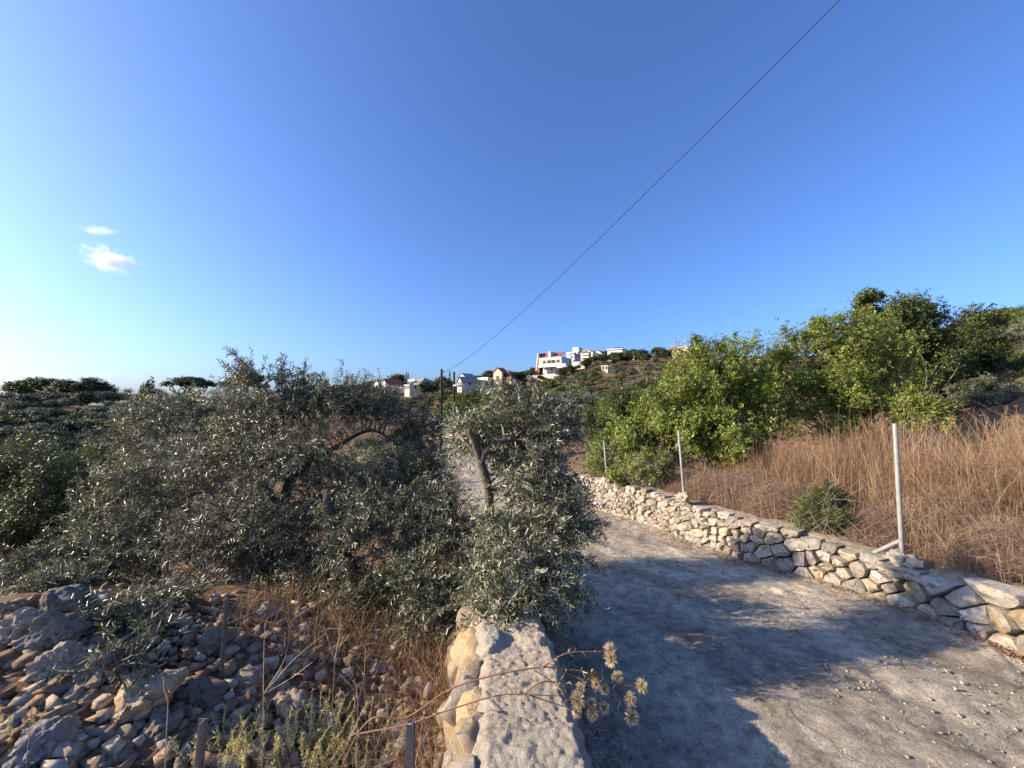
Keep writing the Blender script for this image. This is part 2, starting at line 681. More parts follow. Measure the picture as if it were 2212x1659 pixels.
def rock_vf(seed, sub=2, planes=9, scale=(1, .8, .6), rough=.08, cut=(.5, .85), pits=0.0):
    r = rng_(seed)
    V, Fc = ICO[sub]
    V = V.copy()
    for _ in range(planes):
        n = unit(r.normal(size=3))
        o = r.uniform(*cut)
        d = V @ n - o
        V -= np.outer(np.maximum(d, 0), n) * .93
    off = r.uniform(0, 50, 3)
    for i in range(len(V)):
        k = nz(V[i], 1.6, off, 3) * rough * 1.2 + nz(V[i], 5.0, off + 9, 3) * rough * .55
        if pits:
            k -= pits * max(0.0, nz(V[i], 3.2, off + 20, 2) - .15)
        V[i] *= 1 + k
    return V * np.array(scale), Fc


def rock_material(name, base, dark, stain, bump=.7):
    t = NT(name)
    v = t.coord('Object')
    oi = t.n('ObjectInfo')
    # shift the pattern from stone to stone
    ad = t.n('VectorMath', operation='ADD')
    sc = t.n('VectorMath', operation='SCALE')
    sc.inputs['Scale'].default_value = 1.0
    cb = t.n('CombineXYZ')
    r37 = t.math('MULTIPLY', oi.outputs['Random'], 37.0)
    for k in range(3):
        t.l(r37, cb.inputs[k])
    t.l(v, ad.inputs[0]); t.l(cb.outputs[0], ad.inputs[1])
    vv = ad.outputs[0]
    big = t.noise(vv, 5.0, 6, .6, .4)
    mid = t.noise(vv, 22, 8, .65)
    fine = t.noise(vv, 120, 6, .7)
    c = t.ramp(mid, [(.25, dark), (.5, base), (.8, tuple(min(1, k * 1.3) for k in base))])
    c = t.mix(t.ramp(big, [(.52, (0, 0, 0)), (.68, (.75, .75, .75))]), c, stain)
    bl = t.ramp(t.noise(vv, 9, 7, .7, 1.0), [(.56, (0, 0, 0)), (.68, (.8, .8, .8))])
    c = t.mix(bl, c, tuple(k * .55 for k in dark))
    hs = t.n('HueSaturation')
    mr = t.n('MapRange')
    mr.inputs['To Min'].default_value = .62
    mr.inputs['To Max'].default_value = 1.28
    t.l(oi.outputs['Random'], mr.inputs['Value'])
    t.l(mr.outputs[0], hs.inputs['Value'])
    ms = t.n('MapRange')
    ms.inputs['To Min'].default_value = .6
    ms.inputs['To Max'].default_value = 1.5
    fr = t.math('FRACT', t.math('MULTIPLY', oi.outputs['Random'], 7.13))
    t.l(fr, ms.inputs['Value'])
    t.l(ms.outputs[0], hs.inputs['Saturation'])
    t.l(c, hs.inputs['Color'])
    h = t.math('ADD', mid, t.math('MULTIPLY', fine, .5))
    n = t.bump(h, bump, .03)
    n = t.bump(big, .6, .06, n)
    return t.done(hs.outputs[0], .9, n, .2)


M_LIME = rock_material('pale limestone', (.37, .335, .285), (.17, .155, .135), (.34, .265, .175))
M_LIME2 = rock_material('rubble limestone', (.54, .46, .35), (.30, .24, .175), (.47, .32, .19))
M_EARTHY = rock_material('earthy rubble', (.42, .32, .225), (.22, .155, .105), (.40, .25, .15))


def concrete_material(name, base, dark, blue=(.34, .36, .37)):
    t = NT(name)
    v = t.world()
    big = t.noise(v, 2.6, 5, .6, .5)
    mid = t.noise(v, 26, 8, .7)
    fine = t.noise(v, 110, 6, .7)
    c = t.ramp(mid, [(.3, dark), (.62, base), (.85, tuple(min(1, k * 1.2) for k in base))])
    c = t.mix(t.ramp(big, [(.48, (0, 0, 0)), (.6, (.85, .85, .85))]), c, blue)
    h = t.math('ADD', mid, t.math('MULTIPLY', fine, .6))
    n = t.bump(h, 1.0, .035)
    return t.done(c, .92, n, .2)


M_CONC = concrete_material('rough mortar', (.58, .515, .41), (.33, .28, .21), (.44, .415, .36))
M_CORE = plain_mat('wall core earth', (.10, .08, .06), (.20, .16, .12), 8, .95, .6)


# ------------------------------------------------------------------ right dry-stone wall
def clip_poly(poly, n, o):
    """keep points with p.n <= o"""
    out = []
    for i in range(len(poly)):
        a, b = poly[i], poly[(i + 1) % len(poly)]
        da, db = a @ n - o, b @ n - o
        if da <= 0:
            out.append(a)
        if (da < 0) != (db < 0) and abs(da - db) > 1e-12:
            out.append(a + (b - a) * (da / (da - db)))
    return out


def voronoi(pts, bounds_fn, ay):
    """polygons round each point; distances use v stretched by ay"""
    A = np.array([1, ay])
    Q = pts * A
    polys = []
    for i, q in enumerate(Q):
        poly = [p * A for p in bounds_fn(pts[i])]
        d = np.linalg.norm(Q - q, axis=1)
        for j in np.argsort(d)[1:26]:
            n = Q[j] - q
            poly = clip_poly(poly, n, n @ ((Q[j] + q) / 2))
            if len(poly) < 3:
                break
        polys.append([p / A for p in poly])
    return polys


wseg = np.diff(WALLR, axis=0)
wlen = np.concatenate([[0], np.cumsum(np.linalg.norm(wseg, axis=1))])


def wall_pos(s):
    return np.array((np.interp(s, wlen, WALLR[:, 0]), np.interp(s, wlen, WALLR[:, 1])))


def wall_nrm(s):
    t = wall_pos(s + .25) - wall_pos(s - .25)
    t /= np.linalg.norm(t)
    return np.array((-t[1], t[0]))        # towards the road


def stone_mesh(poly, map3, rr, gap=.008, bulge=.05, mid=True, mat=None, name='stone'):
    poly = np.array(poly)
    c = poly.mean(0)
    size = np.sqrt(np.mean(np.sum((poly - c) ** 2, 1)))
    if mid:
        m = (poly + np.roll(poly, -1, 0)) / 2
        m = c + (m - c) * (1 + rr.uniform(-.03, .06, (len(m), 1)))
        q = np.empty((2 * len(poly), 2))
        corner = c + (poly - c) * rr.uniform(.90, 1.02, (len(poly), 1))
        q[0::2], q[1::2] = corner, m
    else:
        q = poly
    q = c + (q - c) * max(.6, 1 - gap / size)
    k = len(q)
    tilt = rr.normal(0, .26, 2)
    push = rr.uniform(-.02, .025)
    rings = [(1.0, -.14, 0), (1.0, -.012, .4), (.935, .72 * bulge, 1), (.58, bulge, 1)]
    V = []
    for sc, dep, w in rings:
        for p in q:
            pp = c + (p - c) * sc
            dd = dep + push + w * (tilt @ (pp - c)) + w * rr.normal(0, .012)
            V.append(map3(pp[0], pp[1], dd))
    V.append(map3(c[0], c[1], bulge * 1.05 + push + rr.normal(0, .006)))
    V = np.array(V)
    Fs = []
    for a in range(len(rings) - 1):
        for j in range(k):
            Fs.append((a * k + j, a * k + (j + 1) % k, (a + 1) * k + (j + 1) % k, (a + 1) * k + j))
    b = (len(rings) - 1) * k
    for j in range(k):
        Fs.append((b + j, b + (j + 1) % k, len(V) - 1))
    org = V.mean(0)
    me = mesh_from(name, V - org, Fs, mat, smooth=True, sharp=30)
    return me, org


wall_r = thing('stone_wall', 'long low dry-stone wall of pale limestone along the right edge of the lane', 'wall', (4.4, 4.0, tz1(4.2, 4.0)))
WR0 = np.array(wall_r.location)
rr = rng_(11)
S0, S1 = 1.2, wlen[-1] - .2


def cell(s):
    y = wall_pos(s)[1]
    return float(np.interp(y, [2, 4.5, 7, 10, 14], [.36, .30, .20, .17, .175]))


pts = []
tries = 0
grid_pts = []
while tries < 26000:
    tries += 1
    s = rr.uniform(S0, S1)
    h = WH(wall_pos(s)[1])
    v_ = rr.uniform(.02, h - .02)
    c_ = cell(s) * rr.choice([.42, .62, .85, 1.05, 1.4], p=[.16, .24, .26, .2, .14])
    ok = True
    for (a, b, cc) in pts:
        if abs(a - s) < .5:
            dd = math.hypot((a - s) / 1.15, (b - v_) * 1.15)
            if dd < .42 * (cc + c_):
                ok = False
                break
    if ok:
        pts.append((s, v_, c_))
pts2 = np.array([(a, b) for a, b, _ in pts])
_topj = {i: rr.uniform(-.05, .03) for i in range(len(pts2))}
_cnt = [0]


def bnd(p):
    h = float(WH(wall_pos(p[0])[1]))
    j = h + rr.uniform(-.05, .025)
    return [np.array(k) for k in ((p[0] - .6, -.06), (p[0] + .6, -.06), (p[0] + .6, j), (p[0] - .6, j))]


def wmap(s, v_, dep):
    b = wall_pos(s)
    n = wall_nrm(s)
    q = b + n * (dep - .10 * v_)
    return (q[0], q[1], zroad(b[1]) + CZ + v_)


polys = voronoi(pts2, bnd, 1.3)
order = np.argsort(-np.array([abs(pp[0] - 4) * 0 + 1 / (1 + wall_pos(pp[0])[1]) for pp in pts2]))
for i in order:
    if len(polys[i]) < 3:
        continue
    y = wall_pos(pts2[i][0])[1]
    me, org = stone_mesh(polys[i], wmap, rr, gap=.009 if y < 7 else .007, bulge=rr.uniform(.03, .075) if y < 7 else rr.uniform(.02, .05), mid=y < 9, mat=M_LIME)
    link('stone', me, wall_r, org - WR0)
print('wall stones', len(pts2))

# core and the mortar that covers the top
ss = np.arange(S0, S1, .03)
cs = np.linspace(0, 1, 18)
V, Vc = [], []
for s in ss:
    b, n = wall_pos(s), wall_nrm(s)
    h = float(WH(b[1]))
    zr = float(zroad(b[1])) + CZ
    for c_ in cs:
        dep = -.04 - .10 * h - c_ * .46
        q = b + n * dep
        lump = .035 * nz((q[0], q[1], 0), 3.0, (4, 4, 4), 4) + .02 * nz((q[0], q[1], 0), 11, (4, 9, 4), 3)
        edge = -.10 * (1 - sstep(0, .16, c_)) - .22 * sstep(.8, 1, c_)
        V.append((q[0], q[1], zr + h - .015 + lump + edge))
    for dep, z in ((-.055, -.15), (-.055 - .1 * h, h - .07)):
        q = b + n * dep
        Vc.append((q[0], q[1], zr + z))
k = len(cs)
ii, jj = np.meshgrid(np.arange(len(ss) - 1), np.arange(k - 1), indexing='ij')
F = np.stack([ii * k + jj, ii * k + jj + 1, (ii + 1) * k + jj + 1, (ii + 1) * k + jj], -1).reshape(-1, 4)[:, ::-1]
M_CAP = concrete_material('earthy mortar', (.42, .35, .27), (.22, .17, .125), (.36, .31, .25))
link('mortar_cap', mesh_from('mortar_cap', np.array(V) - WR0, F, M_CAP, smooth=True), wall_r)
F = np.array([(2 * i, 2 * i + 1, 2 * i + 3, 2 * i + 2) for i in range(len(ss) - 1)])
link('wall_core', mesh_from('wall_core', np.array(Vc) - WR0, F, M_CORE), wall_r)

# ------------------------------------------------------------------ left wall with its mortar top, close to the camera
wall_l = thing('capped_wall', 'low wall with rough pale mortar top in the foreground left of the lane', 'wall', (.1, 2.0, tz1(.1, 2.0)))
WL0 = np.array(wall_l.location)
LW = .50
ysl = np.arange(.2, 4.3, .0115)
prof = np.concatenate([np.linspace(-.13, 0, 8), np.linspace(.01, LW, 46), LW + np.linspace(.004, .10, 8)])
V = []
for y in ysl:
    xr_ = XL(y) + .03 * nz((0, y, 0), 2.2, (5, 5, 5), 3) + .03 * nz((0, y, 0), 8, (5, 1, 5), 4)
    for i, c_ in enumerate(prof):
        x = xr_ - c_
        base = zroad(y) + CZ + .56
        if c_ < 0:                                   # face to the road
            z = base - .58 * min(1, (-c_ / .13)) ** .7
            x = xr_ + .05 * (-c_ / .13) + .02 * nz((0, y, z), 5, (1, 1, 1), 3)
        elif c_ > LW:
            z = base - .25 * (c_ - LW) / .1
        else:
            z = base
        q = (x, y, 0)
        rim = min(1, max(0, c_) / .05) * min(1, max(0, LW - c_) / .05)
        d = .022 * nz(q, 2.4, (8, 1, 2), 3) + .007 * nz(q, 9, (3, 1, 2), 4) + .008 * nz(q, 24, (1, 2, 3), 4) + .008 * abs(nz(q, 13, (6, 2, 3), 2)) + .006 * nz(q, 60, (1, 2, 3), 2)
        step = nz((x * .7, y, 0), 1.5, (11, 4, 2), 2)
        d += .035 * float(sstep(.0, .05, step))
        d -= .05 * (1 - rim)
        V.append((x, y, z + d))
k = len(prof)
ii, jj = np.meshgrid(np.arange(len(ysl) - 1), np.arange(k - 1), indexing='ij')
F = np.stack([ii * k + jj, ii * k + jj + 1, (ii + 1) * k + jj + 1, (ii + 1) * k + jj], -1).reshape(-1, 4)
link('mortar_top', mesh_from('mortar_top', np.array(V) - WL0, F[:, ::-1], M_CONC, smooth=True), wall_l)
# stones showing on the near (left) face
M_ORANGE = rock_material('iron stained limestone', (.50, .42, .31), (.30, .24, .18), (.50, .29, .13))
rs = rng_(5)
_lm = [mesh_from('face_stone', *rock_vf(300 + k, 3, 8, (1, 1, .8), .13, (.55, .9), .25), M_ORANGE, smooth=True, sharp=45) for k in range(7)]
y = .7
while y < 4.1:
    for lvl in (0, 1):
        s = rs.uniform(.10, .17)
        xx = XL(y) - LW - .03 - .07 * lvl + rs.uniform(-.03, .03)
        o = link('stone', _lm[rs.integers(7)], wall_l, np.array((xx, y + lvl * .1, zroad(y) + CZ + .44 - .2 * lvl + rs.uniform(-.03, .03))) - WL0)
        o.scale = (s * .85, s * 1.15, s)
        o.rotation_euler = tuple(rs.uniform(-.5, .5, 3)) if lvl else (0, 0, rs.uniform(0, 6))
    y += rs.uniform(.17, .27)
# ------------------------------------------------------------------ rubble bank on the left
rp = thing('rubble_bank', 'bank of loose brown limestone rubble in the left foreground', 'rubble', (-2.2, 2.4, tz1(-2.2, 2.4)))
RP0 = np.array(rp.location)
r = rng_(21)
RM = [mesh_from('rubble_stone', *rock_vf(40 + k, 2, 9, (1, .82, .68), .14, (.3, .75), .1), (M_LIME2, M_EARTHY, M_LIME2, M_LIME)[k % 4]) for k in range(16)]
BM = [mesh_from('boulder', *rock_vf(80 + k, 5, 13, (1, .85, .78), .22, (.45, .85), .45), (M_LIME, M_LIME2)[k % 3 == 2], smooth=True, sharp=55) for k in range(8)]
# boulders: px, py of the centre, half size in px, label
BOULD = [
    (100, 1385, 58, 0, 'large smooth grey boulder with a rounded face on the left rubble'),
    (115, 1325, 66, 1, 'knobbly pale boulder topping the far left of the rubble bank'),
    (205, 1325, 44, 3, 'pale boulder next to the olive shoots at the top of the rubble'),
    (25, 1380, 45, 2, 'brownish boulder at the left picture edge below the pale rocks'),
    (20, 1335, 40, 4, 'flat grey rock at the far left edge on top of the rubble'),
    (447, 1405, 38, 6, 'rounded grey-white boulder beside the slim grey post'),
    (420, 1520, 40, 7, 'rounded grey boulder low in the rubble left of the short post'),
    (290, 1545, 66, 5, 'large brown weathered boulder with a crumbly sunlit top'),
    (65, 1625, 58, 1, 'pitted pale boulder in the bottom left corner'),
    (118, 1450, 42, 2, 'orange-brown wedge-shaped rock below the smooth grey boulder'),
    (178, 1480, 34, 3, 'bright cream rock standing on edge in the rubble'),
    (575, 1335, 24, 2, 'small tan rock at the foot of the left olive'),
    (620, 1545, 36, 5, 'brown rock among the thorny yellow weeds'),
    (330, 1590, 40, 0, 'grey block half buried near the bottom of the rubble'),
]
bpos = []
for px, py, hs_, k, lab in BOULD:
    g = G(px, py + hs_ * .35, .8, 12)
    s = hs_ * g[1] / F_PX
    o = link('boulder', BM[k % 8], None, g + np.array((0, s * .3, s * .42)), lab, 'rock', 'boulders lying on the rubble bank')
    o.scale = (s * 1.2, s * 1.1, s * 1.12)
    o.rotation_euler = (r.uniform(-.3, .3), r.uniform(-.3, .3), r.uniform(0, 6.28))
    bpos.append((g[0], g[1], s))


def rub_xy():
    """points over the bank, denser where it shows larger"""
    while True:
        px, py = r.uniform(-60, 960), r.uniform(1270, 1700)
        if py < 1330 - .03 * px and r.random() < .8:
            continue
        if px > 700 and r.random() < .65:
            continue
        u, v = (px - CX) / F_PX, (CY - py) / F_PX
        return px, py


seen = 0
n_med = 0
while n_med < 300:
    px, py = rub_xy()
    g = G(px, py, .8, 7)
    if g[1] > 6.5 or g[0] > XL(g[1]) - LW - .12:
        continue
    s = r.uniform(.022, .042)
    if n_med < 95:
        s = r.uniform(.042, .075)
    if n_med < 30:
        s = r.uniform(.075, .125)
    o = link('stone', RM[r.integers(16)], rp, g + np.array((0, 0, s * r.uniform(-.25, .35))) - RP0)
    o.scale = (s, s, s)
    o.rotation_euler = (r.uniform(-.7, .7), r.uniform(-.7, .7), r.uniform(0, 6.28))
    n_med += 1
# finer rubble, uncounted
CC = []
CR_PAL = np.array([(.36, .265, .18), (.47, .40, .31), (.58, .52, .42), (.29, .19, .12)])
V, F, o_ = [], [], 0


def chip_vf(seed):
    """angular broken chip: a skewed block of twelve triangles"""
    q = rng_(seed)
    c = np.array([(x, y, z) for x in (-1, 1) for y in (-1, 1) for z in (-1, 1)], float)
    c *= q.uniform(.35, 1.15, (8, 3))
    c *= np.array((1, q.uniform(.55, .95), q.uniform(.35, .75)))
    quads = [(0, 1, 3, 2), (4, 6, 7, 5), (0, 4, 5, 1), (2, 3, 7, 6), (0, 2, 6, 4), (1, 5, 7, 3)]
    tri = []
    for a, b, d, e in quads:
        tri += [(a, b, d), (a, d, e)] if q.random() < .5 else [(a, b, e), (b, d, e)]
    return c, np.array(tri)


small = [chip_vf(140 + k) for k in range(14)]
pp = []
while len(pp) < 14000:
    px, py = rub_xy()
    pp.append((px, py))
for gg in G_many(np.array(pp), .8, 7, 70):
    g = gg
    if g[1] > 6.5 or g[0] > XL(g[1]) - LW - .06:
        continue
    s = min(.05, .0045 * r.random() ** -.62)
    v, f = small[r.integers(14)]
    a, b = r.uniform(0, 6.28), r.uniform(-.9, .9)
    R1 = np.array(((math.cos(a), -math.sin(a), 0), (math.sin(a), math.cos(a), 0), (0, 0, 1)))
    R2 = np.array(((1, 0, 0), (0, math.cos(b), -math.sin(b)), (0, math.sin(b), math.cos(b))))
    V.append(v @ R2.T @ R1.T * s + g + np.array((0, 0, s * r.uniform(.1, .9))) - RP0)
    F.append(f + o_)
    o_ += len(v)
    base_ = CR_PAL[r.choice(4, p=[.3, .3, .22, .18])] * r.uniform(.6, 1.2)
    CC.append(np.repeat(base_[None], len(v), 0))


def crumb_material():
    t = NT('rubble crumbs')
    w = t.world()
    a = t.noise(w, 7, 3)
    b = t.noise(w, 34, 4)
    c = t.ramp(a, [(.3, (.24, .165, .11)), (.5, (.38, .295, .215)), (.7, (.52, .445, .35))])
    at = t.n('Attribute', attribute_name='col')
    c = t.mix(.85, c, at.outputs['Color'])
    c = t.mix(.8, c, t.ramp(b, [(.3, (.6, .56, .53)), (.7, (1.3, 1.27, 1.22))]), 'MULTIPLY')
    return t.done(c, .95, t.bump(t.noise(w, 70, 7, .7), 1.0, .012), .15)


M_CRUMB = crumb_material()
link('rubble_crumbs', mesh_from('rubble_crumbs', np.concatenate(V), np.concatenate(F), M_CRUMB, np.concatenate(CC)), rp, kind='stuff')

# loose stones and grit on the lane
V, F, o_ = [], [], 0
r = rng_(31)
for _ in range(5200):
    y = 1.6 + 14 * r.random() ** 1.9
    w_ = XR(y) - XL(y)
    u = r.beta(.9, .55) if r.random() < .6 else r.random()
    u = 1.0 - abs(r.normal(0, .05)) if r.random() < .35 else u
    u = .58 + .05 * nz((0, y, 0), .5, (1, 1, 1), 2) + r.normal(0, .02) if r.random() < .14 else u
    x = XL(y) + .05 + u * (w_ - .08)
    s = .003 + r.gamma(1.3, .0035)
    if u > .93:
        s *= 1.5
    v, f = small[r.integers(10)]
    a = r.uniform(0, 6.28)
    R1 = np.array(((math.cos(a), -math.sin(a), 0), (math.sin(a), math.cos(a), 0), (0, 0, 1)))
    V.append(v @ R1.T * min(s, .015) + np.array((x, y, road_surface(x, y) + .012 + s * .2)))
    F.append(f + o_)
    o_ += len(v)
M_GRIT = plain_mat('road grit', (.22, .20, .17), (.46, .42, .36), 9, .9, 0, coord='Object')
link('road_grit', mesh_from('road_grit', np.concatenate(V), np.concatenate(F), M_GRIT), kind='stuff', label='loose pebbles and grit lying on the lane', cat='gravel')

# fallen leaves along the foot of the right wall
n = 5200
yy = 2.2 + 11 * r.random(n) ** 1.3
xx = XR(yy) - np.abs(r.normal(0, .10 + .012 * yy, n)) - .01
k_ = r.random(n) < .25
xx = np.where(k_, XL(yy) + np.abs(r.normal(0, .25, n)), xx)
Pb = np.stack([xx, yy, zroad(yy) + CZ + .02 + r.random(n) * .025], -1)
D = unit(np.stack([r.normal(size=n), r.normal(size=n), r.normal(size=n) * .25], -1))
N = unit(np.stack([r.normal(size=n) * .4, r.normal(size=n) * .4, np.ones(n)], -1))
c0 = np.array((.20, .085, .04)); c1 = np.array((.34, .20, .10))
tt = r.random((n, 1))
M_LITTER = leaf_mat('dead leaves', .15, .7, .2)
v, f, c = leaves(Pb, D, N, r.uniform(.02, .05, n), r.uniform(.008, .018, n), c0 * (1 - tt) + c1 * tt, .3, .2)
link('leaf_litter', mesh_from('leaf_litter', v, f, M_LITTER, c), kind='stuff', label='rusty fallen leaves along the foot of the walls', cat='leaf litter')

# ------------------------------------------------------------------ steel posts on the left
M_STEEL = plain_mat('galvanised angle steel', (.075, .08, .09), (.13, .14, .15), 20, .5, .2, spec=.5)


def angle_post(label, top_px, d, w, length, lean=0.0):
    top = P(*top_px, d)
    o = thing('angle_post', label, 'post', (top[0] - lean * length, top[1], top[2] - length), group='steel angle posts in the rubble')
    t_ = .004
    v, f = box_vf(-w / 2, w / 2, 0, t_, 0, length)
    v = [(x + lean * z, y, z) for x, y, z in v]
    link('flange', mesh_from('flange', v, f, M_STEEL), o)
    v, f = box_vf(w / 2 - t_ * 2.5, w / 2 - t_ * 1.2, -w * .8, -.001, 0, length + .001)
    v = [(x + lean * z, y, z) for x, y, z in v]
    link('rib', mesh_from('rib', v, f, M_STEEL), o)
    return o


angle_post('short dark steel angle post at the bottom left among yellow weeds', (438, 1553), 1.55, .034, .9, .04)
angle_post('short steel angle post left of the mortar-topped wall', (888, 1556), 1.5, .032, .9, .0)
angle_post('slim tall steel post rising from the rubble beside the olive', (489, 1292), 2.6, .026, 1.15, .03)

# ------------------------------------------------------------------ olive trees close by
M_OLIVE = leaf_mat('olive leaves', .18, .38, .5)
M_BARK = plain_mat('olive bark', (.06, .05, .04), (.17, .14, .115), 14, .95, .9, 40, .03)
M_TWIG = plain_mat('olive twigs', (.13, .115, .085), (.24, .21, .16), 20, .9, 0)


def olive_cols(r, n, silver=.35):
    dark = np.array((.055, .066, .032)); mid = np.array((.145, .157, .09)); sil = np.array((.45, .445, .34)); yel = np.array((.22, .21, .09))
    t = r.random((n, 1))
    c = dark * (1 - t) + mid * t
    k = r.random((n, 1)) < silver
    c = np.where(k, mid * .45 + sil * r.uniform(.35, .8, (n, 1)), c)
    k2 = r.random((n, 1)) < .03
    return np.where(k2, yel, c)


def olive(name, label, base, blobs, limbs, twigs_n, seed, leaf=(.045, .07), clumps=9, shoots=(), silver=.35, spread=.27, tw_len=(.14, .34)):
    """blobs: (px,py,d,rx_px,ry_px) foliage masses; limbs: list of control polylines (world) with radii"""
    r = rng_(seed)
    root = thing(name, label, 'tree', base)
    B0 = np.array(base, float)
    v, f = tubes([(curve_pts(c, 8), np.linspace(ra, rb, (len(c) - 1) * 8)) for c, ra, rb in limbs[:1]], 9)
    for q in v:
        pass
    v = np.array([q + .016 * np.array((nz(q, 8, (0, 0, 0)), nz(q, 8, (5, 0, 0)), 0)) for q in v])
    link('trunk', mesh_from('trunk', v - B0, f, M_BARK, smooth=True), root)
    for c, ra, rb in limbs[1:]:
        v, f = tubes([(curve_pts(c, 8), np.linspace(ra, rb, (len(c) - 1) * 8))], 7)
        v = np.array([q + .008 * np.array((nz(q, 11, (0, 0, 0)), nz(q, 11, (5, 0, 0)), 0)) for q in v])
        link('limb', mesh_from('limb', v - B0, f, M_BARK, smooth=True), root)
    # clump centres inside the blobs
    W = np.array([b[3] * b[4] for b in blobs], float)
    W /= W.sum()
    cen, rad3 = [], []
    for b in blobs:
        c = P(b[0], b[1], b[2])
        rx, rz = b[3] * b[2] / F_PX, b[4] * b[2] / F_PX
        cen.append(c); rad3.append((rx, .75 * (rx + rz) / 2, rz))
    cen, rad3 = np.array(cen), np.array(rad3)
    bi = r.choice(len(blobs), twigs_n, p=W)
    ncl = int(clumps * .6) * len(blobs)
    cbi = np.concatenate([np.arange(len(blobs)).repeat(4), r.choice(len(blobs), ncl, p=W)])
    cc = cen[cbi] + rand_dir(r, len(cbi)) * (r.random((len(cbi), 1)) ** .45) * rad3[cbi] * .95
    ci = r.integers(0, len(cc), twigs_n)
    st = cc[ci] + r.normal(size=(twigs_n, 3)) * spread * .5 * np.minimum(1, rad3[cbi[ci]] * 1.6)
    out = unit(st - cen[cbi[ci]])
    D = unit(out * .75 + np.array((0, 0, .35)) + r.normal(size=(twigs_n, 3)) * .55)
    TL = r.uniform(*tw_len, twigs_n)
    for sp_ in shoots:                                     # upright whips above the crown
        p0, p1, k = P(*sp_[0]), P(*sp_[1]), sp_[2]
        t = r.random(k)[:, None]
        st = np.vstack([st, p0 + (p1 - p0) * t + r.normal(size=(k, 3)) * .015])
        D = np.vstack([D, unit((p1 - p0) + r.normal(size=(k, 3)) * .35 * np.linalg.norm(p1 - p0))])
        TL = np.concatenate([TL, r.uniform(.08, .2, k)])
    nt = len(st)
    K = 4
    tt = np.linspace(0, 1, K)
    droop = np.array((0, 0, -1.0)) * (r.uniform(.0, .55, (nt, 1)))
    line = st[:, None] + D[:, None] * (TL[:, None] * tt)[:, :, None] + droop[:, None] * (TL[:, None] * tt ** 2)[:, :, None]
    # leaves in opposite pairs along each twig
    npair = 9
    t = (np.arange(npair) + .6) / npair
    t = np.repeat(t, 2)
    sgn = np.tile([1.0, -1.0], npair)
    nl = len(t)
    pos = st[:, None] + D[:, None] * (TL[:, None] * t)[:, :, None] + droop[:, None] * (TL[:, None] * t ** 2)[:, :, None]
    Td = unit(D[:, None] + 2 * droop[:, None] * t[None, :, None])
    A = unit(np.cross(Td, r.normal(size=(nt, 1, 3)) + 0 * Td))
    Bq = np.cross(Td, A)
    ph = (np.repeat(np.arange(npair), 2) * 1.57)[None, :, None] + r.uniform(0, 6, (nt, 1, 1))
    side = (np.cos(ph) * A + np.sin(ph) * Bq) * sgn[None, :, None]
    ld = unit(Td * .75 + side * .8 + r.normal(size=side.shape) * .18)
    nrm = unit(Td - ld * np.sum(Td * ld, -1, keepdims=True) + r.normal(size=side.shape) * .25)
    keep = r.random((nt, nl)) < .9
    pos, ld, nrm = pos[keep], ld[keep], nrm[keep]
    n = len(pos)
    L = r.uniform(*leaf, n)
    v, f, c = leaves(pos, ld, nrm, L, L * r.uniform(.17, .25, n), olive_cols(r, n, silver), .1, .12)
    link('crown', mesh_from('crown', v - B0, f, M_OLIVE, c), root, kind='stuff')
    side = np.cross(D, r.normal(size=(nt, 3)))
    v, f, c = ribbons(line, r.uniform(.0025, .005, nt), side, np.full((nt, 3), .2))
    # thin branches that carry the clumps
    hubs = np.concatenate([curve_pts(cx, 8)[4:] for cx, _, _ in limbs])
    br = []
    for k in range(len(cc)):
        j = np.argmin(np.linalg.norm(hubs - cc[k], axis=1) + r.uniform(0, .35, len(hubs)))
        a, b = hubs[j], cc[k]
        m = (a + b) / 2 + r.normal(size=3) * .12 * np.linalg.norm(b - a) + np.array((0, 0, .05))
        e = b + unit(b - a) * .12
        br.append((curve_pts([a, m, b, e], 4), np.linspace(.014, .003, 12)))
    bv, bf = tubes(br, 4, False)
    f2 = [tuple(q) for q in f]
    link('twigs', mesh_from('twigs', np.concatenate([bv, v]) - B0, bf + [tuple(i + len(bv) for i in q) for q in f2], M_TWIG), root, kind='stuff')
    return root


